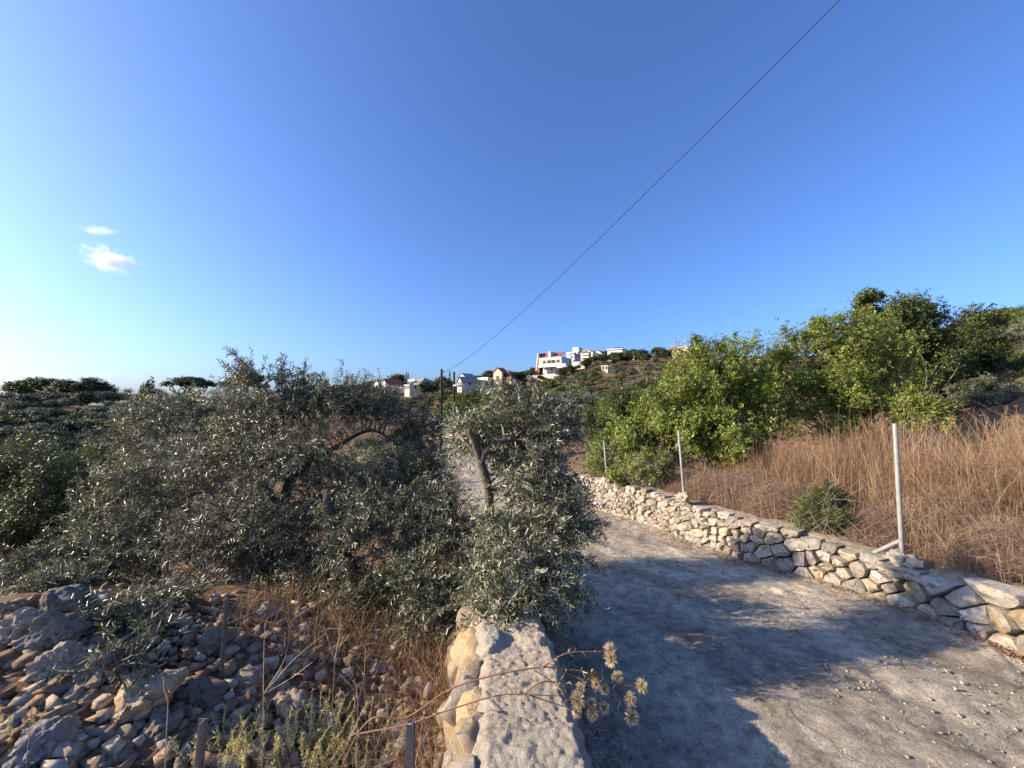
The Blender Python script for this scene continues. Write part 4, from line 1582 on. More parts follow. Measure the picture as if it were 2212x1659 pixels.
M_STALK = plain_mat('pale dry stalk', (.42, .33, .21), (.62, .52, .36), 30, .8, 0)


def branched_stalk(label, base_px, tips, d, rad_=.0021):
    b = P(*base_px, d)
    b[2] = min(b[2], tz1(b[0], b[1]))
    o = thing('dry_stalk', label, 'dry plant', b, 0, 'bare pale stalks on the rubble')
    fork = P(base_px[0] + 3, base_px[1] - 45, d)
    v, f = tubes([(curve_pts([b, (b + fork) / 2 + r.normal(size=3) * .006, fork], 5), np.linspace(rad_ * 1.3, rad_, 10))], 5)
    link('stem', mesh_from('stem', v - b, f, M_STALK), o)
    for (tx, ty) in tips:
        tp = P(tx, ty, d + r.uniform(-.12, .12))
        m = fork + (tp - fork) * .5 + r.normal(size=3) * .015
        lines = [(curve_pts([fork, m, tp], 6), np.linspace(rad_, rad_ * .35, 12))]
        for j in range(4):
            s_ = fork + (tp - fork) * r.uniform(.5, .95)
            e_ = s_ + unit((tp - fork) / np.linalg.norm(tp - fork) + r.normal(size=3) * .5) * r.uniform(.03, .08)
            lines.append((np.array([s_, e_]), [rad_ * .5, rad_ * .25]))
        v, f = tubes(lines, 4)
        link('branch', mesh_from('branch', v - b, f, M_STALK), o)


branched_stalk('pale forked stalk with three long bare branches on the rubble', (566, 1545), [(572, 1345), (625, 1375), (700, 1370), (675, 1430)], 2.0)
branched_stalk('thin dark stalk slanting up in the bottom left corner', (60, 1640), [(140, 1395), (95, 1420)], 1.9, .0016)
branched_stalk('short dead stalk beside the grey boulder low in the rubble', (360, 1560), [(352, 1460), (365, 1490)], 2.0)
branched_stalk('bare stalk in the dry grass by the foreground wall', (770, 1560), [(752, 1430), (790, 1400), (735, 1455)], 1.9, .0016)
branched_stalk('thin bare stalk under the low olive', (720, 1470), [(735, 1330), (700, 1350), (745, 1370)], 2.4, .0017)

# thorny yellow-green weeds along the bottom
M_WEED = leaf_mat('thorny weed', .3, .6, .3)
WEEDS = [(500, 1600, 'thorny yellow weed right of the short dark post', .9), (590, 1625, 'thorny yellow weed at the bottom below the pale forked stalk', 1.0), (680, 1620, 'thorny straw-coloured weed at the bottom centre left', 1.1), (770, 1625, 'thorny weed at the bottom left of the second short post', 1.0), (840, 1600, 'thorny weed tangled beside the second short post', .8), (455, 1640, 'thorny yellow weed in front of the short dark post', .8), (20, 1560, 'small thorny weed at the left picture edge', .5), (720, 1560, 'taller thorny weed at the edge of the dry grass', .8), (640, 1655, 'low thorny weed at the bottom edge of the rubble', 1.0)]
for k, (px, py, lab, s) in enumerate(WEEDS):
    g = G(px, min(py + 30, 1690), .6, 4)
    P0, Ds, Ls, Ws, Cs, stem_l = [], [], [], [], [], []
    for j in range(int(26 * s)):
        a = r.uniform(0, 6.28)
        q = r.uniform(0, .2) * s
        b = g + np.array((math.cos(a) * q, math.sin(a) * q, -.01))
        tip = b + np.array((math.cos(a) * r.uniform(0, .14), math.sin(a) * r.uniform(0, .14), r.uniform(.08, .27) * s))
        m = (b + tip) / 2 + r.normal(size=3) * .012
        cpt = curve_pts([b, m, tip], 9)
        stem_l.append((cpt, np.linspace(.0022, .001, len(cpt))))
        for q_ in cpt[1:]:
            for _ in range(3):
                P0.append(q_)
                Ds.append(unit(r.normal(size=3) + np.array((0, 0, .5))))
    n = len(P0)
    P0, Ds = np.array(P0), np.array(Ds)
    t = r.random((n, 1))
    cw = np.array((.34, .32, .10)) * (1 - t) + np.array((.70, .64, .32)) * t
    b0 = g
    o = thing('thorny_weed', lab, 'weed', b0, 0, 'thorny weeds along the bottom of the picture')
    v, f, c = leaves(P0 - b0, Ds, r.normal(size=(n, 3)), r.uniform(.012, .028, n), .0035, cw, .2, .05)
    link('thorns', mesh_from('thorns', v, f, M_WEED, c), o, kind='stuff')
    v, f = tubes(stem_l, 4, False)
    link('stems', mesh_from('stems', v - b0, f, M_STALK), o)

# ------------------------------------------------------------------ thistle in front of the wall
M_THSTEM = plain_mat('thistle stem', (.12, .055, .035), (.23, .12, .07), 40, .7, 0)
M_THHEAD = leaf_mat('thistle bristles', .3, .6, .25)


def T2(zx, zy, d):
    return P((1200 + zx / 1.58) / 1.8228, (2200 + zy / 1.58) / 1.8228, d)


tb = P(640, 1640, 1.62)
tb[2] = tz1(tb[0], tb[1])
th = thing('thistle', 'long-stemmed dry thistle with spiky straw heads arching over the mortar-topped wall', 'thistle', tb)
main1 = [tb, T2(330, 1090, 1.56), T2(640, 985, 1.54), T2(900, 815, 1.52), T2(1180, 725, 1.5), T2(1480, 675, 1.5), T2(1650, 690, 1.5)]
main2 = [T2(330, 1090, 1.56), T2(640, 1030, 1.5), T2(870, 950, 1.47), T2(1180, 855, 1.44), T2(1360, 845, 1.43), T2(1610, 855, 1.42)]
stems = [('stem', main1, .0040, .0020), ('stem', main2, .0033, .0017)]
HEADS = [(1900, 565, 1.5, 1.05, main1, -1), (1905, 622, 1.5, 1.15, main1, -1), (1800, 735, 1.5, .8, main1, -1), (1950, 735, 1.52, .9, main1, -1), (2095, 790, 1.5, 1.05, main1, -1), (1812, 782, 1.48, .85, main1, -1), (1715, 805, 1.46, .85, main2, -1), (1865, 812, 1.49, .85, main1, -1), (1697, 872, 1.44, 1.2, main2, -1), (2025, 875, 1.47, 1.0, main1, -1), (1785, 900, 1.44, .85, main2, -1), (1862, 930, 1.45, .85, main2, -1), (1788, 962, 1.43, 1.0, main2, -1), (1690, 955, 1.42, .8, main2, -1), (2035, 985, 1.46, 1.15, main1, -1)]
extra = [('branch', [T2(1480, 675, 1.5), T2(1600, 600, 1.5), T2(1700, 580, 1.5), T2(1870, 580, 1.5)], .0025, .0018), ('branch', [T2(1540, 680, 1.5), T2(1680, 730, 1.5), T2(1880, 780, 1.5), T2(2060, 792, 1.5)], .0025, .0016),
         ('branch', [T2(1360, 845, 1.43), T2(1470, 770, 1.44), T2(1600, 772, 1.45), T2(1700, 800, 1.46)], .0024, .0016), ('branch', [T2(1400, 850, 1.43), T2(1550, 900, 1.42), T2(1680, 940, 1.42)], .0022, .0015), ('branch', [T2(1420, 690, 1.48), T2(1530, 760, 1.46), T2(1640, 840, 1.44)], .002, .0014),
         ('branch', [T2(1880, 780, 1.5), T2(1935, 840, 1.48), T2(2000, 950, 1.46)], .0017, .0013), ('branch', [T2(1610, 855, 1.42), T2(1700, 890, 1.43), T2(1780, 935, 1.43)], .002, .0014), ('branch', [T2(1650, 690, 1.5), T2(1780, 705, 1.5), T2(1940, 730, 1.52)], .002, .0014),
         ('branch', [T2(1680, 730, 1.5), T2(1740, 770, 1.48), T2(1860, 905, 1.45)], .0017, .0012)]
spP, spD = [], []
for nm, ctrl, ra, rb in stems + extra:
    cpt = curve_pts(ctrl, 10)
    v, f = tubes([(cpt, np.linspace(ra, rb, len(cpt)))], 6)
    link(nm, mesh_from(nm, v - tb, f, M_THSTEM, smooth=True), th)
    for q in cpt[6::4]:
        for _ in range(r.integers(1, 4)):
            spP.append(q); spD.append(unit(r.normal(size=3)))
n = len(spP)
v, f, c = leaves(np.array(spP) - tb, np.array(spD), r.normal(size=(n, 3)), r.uniform(.012, .034, n), .004, np.full((n, 3), (.52, .45, .28)), .3, .1)
link('spines', mesh_from('spines', v, f, M_THHEAD, c), th, kind='stuff')
for zx, zy, d, s, _, _ in HEADS:
    c0 = T2(zx, zy, d)
    R = .0235 * s
    n = 300
    dv = rand_dir(r, n)
    t = r.random((n, 1))
    brown = (zx == 1800)
    cc_ = np.array((.30, .17, .07)) * (1 - t) + np.array((.50, .30, .12)) * t if brown else np.array((.40, .32, .19)) * (1 - t) + np.array((.76, .68, .49)) * t
    v, f, c = leaves(dv * R * .35, dv, r.normal(size=(n, 3)), R * r.uniform(.4, .95, n), R * .075, cc_, .2, .03)
    cv, cf = rock_vf(700 + zx, 1, 0, (R * .5,) * 3, .05)
    hd = link('flower_head', mesh_from('flower_head', v, f, M_THHEAD, c), th, c0 - tb)
    link('core', mesh_from('core', cv, [tuple(q) for q in cf], M_THSTEM), hd)
# ------------------------------------------------------------------ houses on the hill
def Z5(x, y): return ((1900 + x / 2.212) / 1.8228, (1280 + y / 2.212) / 1.8228)
def Z4(x, y): return ((1300 + x / 2.011) / 1.8228, (1250 + y / 2.011) / 1.8228)


M_WHITE = plain_mat('white render', (.56, .55, .52), (.68, .665, .63), .6, .85, .2, 5, .02)
M_CREAM = plain_mat('cream render', (.62, .52, .38), (.74, .64, .49), .6, .85, .2, 5, .02)
M_YELL = plain_mat('yellow render', (.66, .52, .30), (.76, .62, .38), .6, .85, .2, 5, .02)
M_STONEF = plain_mat('grey stone facing', (.42, .40, .37), (.56, .54, .50), 1.2, .9, .3, 6, .03)
M_TILE = plain_mat('red roof tiles', (.24, .075, .055), (.33, .115, .085), 1.5, .8, .5, 9, .04)
M_GROOF = plain_mat('grey roof', (.25, .24, .23), (.36, .35, .33), 1.0, .9, .3, 6, .03)
M_PANE = plain_mat('window glass', (.02, .025, .03), (.045, .05, .06), 1.0, .15, 0, spec=.6)
M_SHUT = plain_mat('window frame', (.30, .26, .21), (.42, .38, .32), 3, .7, 0)
M_RAIL = plain_mat('balcony rail', (.45, .44, .42), (.60, .58, .55), 2, .6, 0)
PROT = []                                   # screen rectangles that must stay open: x0,y0,x1,y1,depth


class House:
    def __init__(self, name, label, px, py, d, rz, rect, group='houses on the hillside'):
        b = P(px, py, d)
        self.o = thing(name, label, 'building', b, rz, group)
        self.d = d
        PROT.append((*rect, d))

    def m(self, px):
        return px * self.d / F_PX

    def box(self, nm, x0, x1, y0, y1, z0, z1, mat, parent=None):
        v, f = box_vf(x0, x1, y0, y1, z0, z1)
        return link(nm, mesh_from(nm, v, f, mat), parent or self.o)

    def poly(self, nm, v, f, mat, parent=None):
        return link(nm, mesh_from(nm, np.array(v, float), f, mat), parent or self.o)

    def win(self, x, z, w, h, y=0.0, side=None, door=False):
        """window on the front (y = face) or on the right side (side = x of that face)"""
        t = .09
        if side is None:
            fr = [box_vf(x - w / 2 - t, x + w / 2 + t, y - .10, y + .02, z - t, z), box_vf(x - w / 2 - t, x + w / 2 + t, y - .10, y + .02, z + h, z + h + t),
                  box_vf(x - w / 2 - t, x - w / 2, y - .09, y + .02, z + .001, z + h - .001), box_vf(x + w / 2, x + w / 2 + t, y - .09, y + .02, z + .001, z + h - .001)]
            pn = box_vf(x - w / 2 + .001, x + w / 2 - .001, y - .035, y + .01, z + .001, z + h - .001)
        else:
            fr = [box_vf(side - .02, side + .10, x - w / 2 - t, x + w / 2 + t, z - t, z), box_vf(side - .02, side + .10, x - w / 2 - t, x + w / 2 + t, z + h, z + h + t),
                  box_vf(side - .02, side + .09, x - w / 2 - t, x - w / 2, z + .001, z + h - .001), box_vf(side - .02, side + .09, x + w / 2, x + w / 2 + t, z + .001, z + h - .001)]
            pn = box_vf(side - .01, side + .035, x - w / 2 + .001, x + w / 2 - .001, z + .001, z + h - .001)
        V, Fc = [], []
        for v, f in fr:
            Fc += [tuple(i + len(V) for i in q) for q in f]
            V += v
        nm = 'door' if door else 'window'
        o = link(nm, mesh_from(nm, V, Fc, M_SHUT), self.o)
        link('pane', mesh_from('pane', *pn, M_PANE), o)

    def gable(self, x0, x1, y0, y1, z, rise, mat, over=.4, wallmat=None):
        """ridge runs back from the front"""
        xm = (x0 + x1) / 2
        th = .22
        a = [(x0 - over, y0 - over, z - .1), (xm, y0 - over, z + rise), (x1 + over, y0 - over, z - .1)]
        V = a + [(x, y1 + over, zz) for x, _, zz in a] + [(x, y, zz - th) for x, y, zz in a] + [(x, y1 + over, zz - th) for x, _, zz in a]
        Fc = [(0, 1, 4, 3), (1, 2, 5, 4), (6, 9, 10, 7), (7, 10, 11, 8), (0, 6, 7, 1), (1, 7, 8, 2), (3, 4, 10, 9), (4, 5, 11, 10), (0, 3, 9, 6), (2, 8, 11, 5)]
        r_ = self.poly('roof', V, Fc, mat)
        if wallmat:
            self.poly('gable_wall', [(x0, y0, z - .05), (x1, y0, z - .05), (xm, y0, z + rise - .3), (x0, y1, z - .05), (x1, y1, z - .05), (xm, y1, z + rise - .3)], [(0, 1, 2), (3, 5, 4), (0, 3, 4, 1), (0, 2, 5, 3), (1, 4, 5, 2)], wallmat)
        return r_

    def hip(self, x0, x1, y0, y1, z, rise, mat, over=.5):
        xm0, xm1 = x0 + (y1 - y0) / 2 * .8, x1 - (y1 - y0) / 2 * .8
        if xm1 < xm0 + .3:
            xm0 = xm1 = (x0 + x1) / 2
            xm0 -= .15; xm1 += .15
        ym = (y0 + y1) / 2
        V = [(x0 - over, y0 - over, z), (x1 + over, y0 - over, z), (x1 + over, y1 + over, z), (x0 - over, y1 + over, z), (xm0, ym, z + rise), (xm1, ym, z + rise)]
        V += [(x, y, zz - .2) for x, y, zz in V[:4]]
        Fc = [(0, 1, 5, 4), (1, 2, 5), (2, 3, 4, 5), (3, 0, 4), (6, 9, 8, 7), (0, 6, 7, 1), (1, 7, 8, 2), (2, 8, 9, 3), (3, 9, 6, 0)]
        return self.poly('roof', V, Fc, mat)

    def balcony(self, x0, x1, z, y=0.0, out=1.5, rail=.95, mat=None):
        b = self.box('balcony', x0, x1, y - out, y - .003, z - .18, z, mat or M_CREAM)
        self.box('railing', x0 + .03, x1 - .03, y - out + .03, y - out + .12, z + .003, z + rail, M_RAIL, b)


# white villa with red sloping roof panels
x0, y1 = Z5(475, 425); x1, yt = Z5(700, 340)
h = House('villa', 'white two-storey villa with slanting red roof panels on the hillside', (x0 + x1) / 2, y1, 190, -.62, (*Z5(440, 305), *Z5(740, 452)))
W = h.m(x1 - x0) / 2
h.box('wall', -W + 1.2, W - 2.2, 1.6, 11, -5, 4.0, M_WHITE)
h.box('upper_wall', -W, W, 0, 11, 3.9, 8.2, M_WHITE)
h.box('parapet', -W - .15, W + 2.6, -.55, -.3, 3.4, 4.6, M_WHITE)
h.box('terrace', W - 1.8, W + 4.2, -1.6, 9, 2.6, 3.3, M_WHITE)
for k, xx_ in enumerate((-W + 3.2, -W + 5.6, -W + 8.0)):
    h.win(xx_, 5.3, 1.7, 1.5)
for xx_ in (W - 6.6, W - 4.2, W - 1.8):
    h.win(xx_, 5.3, 1.7, 1.5)
h.win(-W + 5.5, .2, 3.4, 3.0, 1.6, door=True)
h.win(W - 5.0, .2, 4.0, 3.0, 1.6, door=True)
for a, b in ((-W - .2, -W + 5.2), (-W + 6.6, -W + 11.4)):
    h.poly('roof_panel', [(a, .3, 8.25), (b, .3, 8.25), (b, 7, 11.4), (a, 7, 11.4), (a, .3, 7.9), (b, .3, 7.9), (b, 7, 11.0), (a, 7, 11.0)], [(0, 1, 2, 3), (7, 6, 5, 4), (0, 4, 5, 1), (1, 5, 6, 2), (2, 6, 7, 3), (3, 7, 4, 0)], M_TILE)
h.box('rib', -W + 5.3, -W + 6.5, .4, 7, 8.2, 11.2, M_WHITE)
h.poly('slanted_wing', [(-W - 2.6, .4, -4), (-W - .4, .4, -4), (-W + .3, .4, 8.2), (-W - .4, .4, 10.6), (-W - 2.6, 7.3, -4), (-W - .4, 7.3, -4), (-W + .3, 7.3, 8.2), (-W - .4, 7.3, 11.6)], [(0, 1, 2, 3), (7, 6, 5, 4), (0, 4, 5, 1), (1, 5, 6, 2), (2, 6, 7, 3), (3, 7, 4, 0)], M_TILE)
h.poly('wing_edge', [(-W - 3.1, .2, -4), (-W - 2.6, .2, -4), (-W - .4, .2, 10.8), (-W - .9, .2, 10.8), (-W - 3.1, .7, -4), (-W - 2.6, .7, -4), (-W - .4, .7, 10.8), (-W - .9, .7, 10.8)], [(0, 1, 2, 3), (7, 6, 5, 4), (0, 4, 5, 1), (1, 5, 6, 2), (2, 6, 7, 3), (3, 7, 4, 0)], M_WHITE)
h.box('garden_wall', -W - 10, W - 3, -5, -4.6, -6, -.8, M_CREAM)

# cream apartment house with a gable
x0, yb = Z5(850, 318); x1, _ = Z5(965, 318)
h = House('apartment_house', 'cream apartment house with a broad gable and open balconies on the hilltop', (x0 + x1) / 2, yb, 258, -.72, (*Z5(845, 208), *Z5(1062, 318)))
W = h.m(x1 - x0) / 2
H_ = h.m(318 / 4.03 - 242 / 4.03)
h.box('wall', -W, W, 0, 13, -5, H_, M_CREAM)
h.gable(-W, W, 0, 13, H_, h.m(8), M_CREAM, .5, M_CREAM)
for lv in range(3):
    z = .6 + lv * H_ / 3
    h.balcony(-W + .6, -W + 6.6, z, 0, 1.4)
    for xx_ in (-W + 2.0, -W + 5.0, W - 5.4, W - 2.0):
        h.win(xx_, z + .25, 1.9, 1.9)
h.win(0, H_ + .4, 1.3, 1.4)
for lv in range(3):
    for yy_ in (3, 7, 10.5):
        h.win(yy_, 1.0 + lv * H_ / 3, 1.0, 1.3, side=W)
h2x, h2b = Z5(1015, 305)
h2 = House('apartment_house', 'grey-white apartment wing with a small gable right of the cream house', h2x, h2b, 262, -.72, (*Z5(970, 228), *Z5(1062, 305)))
W2 = h2.m(Z5(1060, 0)[0] - Z5(972, 0)[0]) / 2
H2 = h2.m((305 - 250) / 4.03)
h2.box('wall', -W2, W2 - 1, 0, 10, -6, H2, M_STONEF)
h2.gable(W2 - 8, W2 - 1, -.6, 9.4, H2 + .02, 2.6, M_GROOF, .4, M_WHITE)
h2.box('chimney', -W2 + 3, -W2 + 4.4, 3, 4.4, H2 + .01, H2 + 2.4, M_TILE)
for lv in range(3):
    for xx_ in (-W2 + 2.5, -1, W2 - 3.5):
        h2.win(xx_, .8 + lv * H2 / 3, 1.1, 1.6)

# cream flat-roofed block at the back
x0, yb = Z5(718, 292); x1, _ = Z5(845, 0)
h = House('apartment_block', 'pale flat-roofed apartment block at the top left of the hilltop', (x0 + x1) / 2, yb, 285, -.7, (*Z5(714, 222), *Z5(848, 292)))
W = h.m(x1 - x0) / 2 * .85
H_ = h.m((292 - 240) / 4.03)
h.box('wall', -W, W, 0, 12, -6, H_, M_CREAM)
h.box('roof', -W - .4, W + .4, -.4, 12.4, H_ + .002, H_ + .5, M_WHITE)
h.box('stair_tower', W - 6, W - 1, 3, 9, H_ + .5, H_ + 4.2, M_WHITE)
for lv in range(3):
    z = .4 + lv * H_ / 3
    h.balcony(-W + .5, -W + 7, z, 0, 1.3, mat=M_WHITE)
    for xx_ in (-W + 2, -W + 5, 2.5, W - 2.5):
        h.win(xx_, z + .2, 1.6, 1.8)
    for yy_ in (3, 8):
        h.win(yy_, z + .6, 1.2, 1.4, side=W)

# small grey house
x0, yb = Z5(748, 338); x1, _ = Z5(808, 0)
h = House('small_house', 'small grey stone house between the villa and the apartment houses', (x0 + x1) / 2, yb, 225, -.65, (*Z5(745, 280), *Z5(812, 338)))
W = h.m(x1 - x0) / 2 * .85
h.box('wall', -W, W, 0, 7, -4, 5.4, M_STONEF)
h.gable(-W, W, 0, 7, 5.4, 1.3, M_GROOF, .3, M_STONEF)
h.win(-1.5, 1, 1, 1.4); h.win(1.6, 1, 1, 1.4); h.win(0, 3.4, 1, 1.3)
h.box('garden_wall', W + 1, W + 9, -2, -1.6, -5, .8, M_CREAM)

# white modern house
x0, yb = Z5(1080, 297); x1, _ = Z5(1225, 0)
h = House('modern_house', 'low white modern house with a flat roof among dark trees', (x0 + x1) / 2, yb, 250, -.62, (*Z5(1077, 246), *Z5(1228, 292)))
W = h.m(x1 - x0) / 2 * .92
h.box('wall', -W, W, 0, 10, -5, 6.2, M_WHITE)
h.box('roof', -W - .5, W + .5, -.9, 10.5, 6.203, 6.8, M_WHITE)
h.win(-W + 4, 2.0, 3.6, 2.6); h.win(-W + 9.5, 2.4, 2.4, 2.0); h.win(W - 3.5, 2.4, 2.4, 2.0)
h.balcony(-W + .3, -W + 8, 1.4, 0, 1.6, mat=M_WHITE)

# yellow building with red roof at the right, plus mast
x0, yb = Z5(1640, 312); x1, _ = Z5(1800, 0)
h = House('long_house', 'long yellow flat-roofed building with a red tiled annex at the right end of the hilltop', (x0 + x1) / 2, yb, 275, -.6, (*Z5(1598, 222), *Z5(1760, 300)))
W = h.m(x1 - x0) / 2
h.box('wall', -W, W, 0, 12, -8, 6.4, M_YELL)
h.box('roof', -W - .3, W + .3, -.3, 12.3, 6.402, 6.8, M_CREAM)
h.box('annex_wall', -W - 4, -W + 6, 4.01, 12, 6.8, 8.6, M_CREAM)
h.hip(-W - 4, -W + 6, 4.01, 12, 8.61, 2.4, M_TILE)
h.box('tower', -W + 6.5, -W + 11, 6, 11, 6.8, 11.4, M_CREAM)
for k in range(6):
    h.win(-W + 2.2 + k * (2 * W - 4.4) / 5, 3.2, 1.5, 1.6)
b_ = P(*Z5(1676, 232), 272)
mast = thing('radio_mast', 'thin lattice radio mast beside the long yellow building', 'mast', b_, 0)
for a in (0, 2.09, 4.18):
    v, f = tubes([(np.array([(math.cos(a) * .5, math.sin(a) * .5, -8), (math.cos(a) * .25, math.sin(a) * .25, 12)]), [.10, .07])], 5)
    link('leg', mesh_from('leg', v, f, M_GROOF), mast)
lines = []
for k in range(12):
    z = -2 + k * 1.1
    for a in (0, 2.09, 4.18):
        q = .45 - .012 * k
        lines.append((np.array([(math.cos(a) * q, math.sin(a) * q, z), (math.cos(a + 2.09) * q, math.sin(a + 2.09) * q, z + 1.1)]), [.05, .05]))
v, f = tubes(lines, 4)
link('lattice', mesh_from('lattice', v, f, M_GROOF), mast)
for k, (zz, w_) in enumerate(((9, 1.4), (6, 1.2))):
    v, f = box_vf(-w_ / 2, w_ / 2, -.45, -.3, zz, zz + .8)
    link('antenna', mesh_from('antenna', v, f, M_WHITE), mast)


def simple_house(name, label, zf, zx0, zx1, ztop, zbase, d, rz, mat, roof, roofmat, rise=2.0, cols=3, rows=1, dep=8):
    x0, yb = zf(zx0, zbase); x1, yt = zf(zx1, ztop)
    h = House(name, label, (x0 + x1) / 2, yb, d, rz - .35, (x0, yt, x1, yb))
    W = h.m(x1 - x0) / 2 * .86
    H = h.m(yb - yt) - (rise if roof != 'flat' else .4)
    H = max(H, 2.2)
    h.box('wall', -W, W, 0, dep, -5, H, mat)
    if roof == 'hip':
        h.hip(-W, W, 0, dep, H + .002, rise, roofmat)
    elif roof == 'gable':
        h.gable(-W, W, 0, dep, H, rise, roofmat, .4, mat)
    else:
        h.box('roof', -W - .3, W + .3, -.3, dep + .3, H + .002, H + .4, roofmat)
    for lv in range(rows):
        for k in range(cols):
            h.win(-W + (k + .5) * 2 * W / cols, .9 + lv * H / rows, min(1.3, W / cols), min(1.5, H / rows * .5))
    h.win(dep / 2, 1.0, 1.1, 1.3, side=W)
    return h


h = simple_house('red_roofed_house', 'yellow house with a bright red hipped roof and dormer', Z5, 75, 280, 420, 510, 170, -.25, M_YELL, 'hip', M_TILE, 4.0, 4, 1, 10)
h.gable(-4.4, .4, -1.4, 3.2, 5.0, 2.2, M_TILE, .35, M_YELL)
h.box('bay_wall', -4.3, .3, -1.3, .002, -3, 5.0, M_YELL)
h.win(-2.0, 1.6, 1.3, 1.9, -1.3)
simple_house('small_house', 'white house with arched windows left of the red-roofed yellow house', Z4, 1150, 1268, 475, 548, 172, -.3, M_WHITE, 'flat', M_WHITE, 1, 3, 1)
simple_house('small_house', 'cream house half hidden by olives just left of the arched-window house', Z4, 1058, 1150, 490, 548, 165, -.3, M_CREAM, 'flat', M_CREAM, 1, 3, 1)
simple_house('small_house', 'white house with a low gable behind the two poles', Z4, 985, 1092, 447, 505, 205, -.3, M_WHITE, 'gable', M_GROOF, 2.2, 3, 2)
simple_house('small_house', 'cream house with a pale sloping roof just right of the near pole', Z4, 992, 1056, 484, 552, 150, -.4, M_CREAM, 'gable', M_GROOF, 2.0, 2, 1)
h = simple_house('small_house', 'white house with a dark hipped roof left of the near pole', Z4, 636, 752, 484, 545, 185, -.3, M_WHITE, 'hip', M_GROOF, 2.2, 3, 2)
h.balcony(-6, -1, 2.6, 0, 1.3, mat=M_WHITE)
simple_house('small_house', 'low flat-roofed cream building under the dark-roofed white house', Z4, 572, 646, 545, 582, 160, -.35, M_CREAM, 'flat', M_WHITE, .6, 3, 1, 6)
simple_house('small_house', 'small house with a red tiled roof at the left end of the village', Z4, 382, 470, 530, 572, 165, -.3, M_CREAM, 'gable', M_TILE, 2.6, 2, 1)
simple_house('small_house', 'white house with a grey roof at the far left end of the village', Z4, 318, 412, 512, 560, 210, -.3, M_WHITE, 'gable', M_GROOF, 2.4, 3, 1)
simple_house('small_house', 'cream house front peeping between dark trees right of the modern house', Z5, 1250, 1392, 262, 330, 245, -.3, M_YELL, 'flat', M_CREAM, 1, 4, 2)
simple_house('shed', 'tiny flat white shed on the slope below the hilltop trees', Z5, 1032, 1096, 378, 402, 175, -.2, M_CREAM, 'flat', M_WHITE, .5, 2, 1, 5)
simple_house('small_house', 'flat-roofed cream house behind the top of the white villa', Z5, 565, 650, 290, 335, 235, -.3, M_CREAM, 'flat', M_GROOF, .5, 3, 1)

# ------------------------------------------------------------------ walls down the lane
M_CREAMW = plain_mat('cream stone wall', (.50, .42, .32), (.66, .57, .45), 1.2, .9, .6, 6, .05)
d = 58.0
c = P(962, 940, d)
ew = thing('retaining_wall', 'sunlit cream retaining wall where the lane ends below the red soil', 'wall', c, -.55)
PROT.append((918, 893, 1004, 945, d)); PROT.append((944, 905, 1040, 1105, 40.0)); PROT.append((845, 876, 960, 906, 75)); PROT.append((385, 868, 505, 890, 110))
w0, w1 = P(915, 940, d)[0] - c[0], P(1012, 940, d)[0] - c[0]
rw = rng_(900)
hh = 37 / F_PX * d
k = 0
zz = -.8
lvl = 0
while zz < hh:
    ch = rw.uniform(.42, .62)
    x = w0 - rw.uniform(0, .6)
    while x < w1:
        wd = rw.uniform(.6, 1.3)
        dpt = rw.uniform(.0, .09)
        v, f = box_vf(x + .02, x + wd - .02, -dpt - .03 * lvl * 0, .6, zz + .02, zz + ch - .015)
        v = [(a + rw.normal(0, .02), b, e + rw.normal(0, .02)) for a, b, e in v]
        link('stone', mesh_from('stone', v, f, M_CREAMW), ew)
        x += wd
    zz += ch
    lvl += 1
v, f = box_vf(w0 - .5, w1 + .4, .12, 1.2, -1.2, hh - .1)
link('wall_core', mesh_from('wall_core', v, f, M_CORE), ew)
for k in range(14):
    o = link('cap_stone', RM[k % 16], ew, (rw.uniform(w0, w1), .4, hh + .05))
    s = rw.uniform(.22, .45)
    o.scale = (s, s, s * .8)
    o.rotation_euler = (0, 0, rw.uniform(0, 6))

d = 21.0
c = P(1243, 905, d)
tw = thing('terrace_wall', 'short grey terrace wall with a pale slab top right of the small olive', 'wall', c, -.25)
for k in range(26):
    s = rw.uniform(.13, .26)
    o = link('stone', RM[rw.integers(16)], tw, (rw.uniform(-.85, .75), rw.uniform(0, .2), rw.uniform(-.1, .55)))
    o.scale = (s * 1.2, s, s * .8)
    o.rotation_euler = (rw.uniform(-.3, .3), rw.uniform(-.3, .3), rw.uniform(0, 6))
v, f = rock_vf(930, 3, 6, (1.0, .45, .14), .1, (.6, .95))
link('slab', mesh_from('slab', v + np.array((.05, .15, .68)), f, M_LIME, smooth=True, sharp=40), tw)

# ------------------------------------------------------------------ poles and the wire
M_POLE = plain_mat('dark pole', (.018, .014, .012), (.04, .03, .026), 4, .8, .3, 20, .01)
M_LAMP = plain_mat('lamp housing', (.5, .5, .5), (.62, .62, .61), 5, .5, 0)
pd = 27.0
top = P(954, 797, pd)
bx = P(952, 1000, pd)[0]
bz = tz1(bx, pd)
pole = thing('utility_pole', 'tall dark utility pole with a street lamp arm at the left edge of the lane', 'pole', (bx, pd, bz))
B = np.array(pole.location)
v, f = tubes([(np.array([B - np.array((0, 0, .3)), (B + top) / 2, top]) - B, [.105, .092, .08])], 12)
link('shaft', mesh_from('shaft', v, f, M_POLE, smooth=True, sharp=50), pole)
la, lb, lc = P(957, 842, pd), P(970, 838, pd - .3), P(982, 836, pd - .5)
v, f = tubes([(curve_pts([la, lb, lc], 5) - B, .03)], 6)
arm = link('lamp_arm', mesh_from('lamp_arm', v, f, M_POLE, smooth=True), pole)
v, f = rock_vf(951, 2, 0, (.46, .14, .10), .03)
v = v + P(992, 833, pd - .6) - B
link('lamp_head', mesh_from('lamp_head', v, f, M_LAMP, smooth=True), pole)
v, f = box_vf(-.16, .16, -.15, -.10, 0, .35)
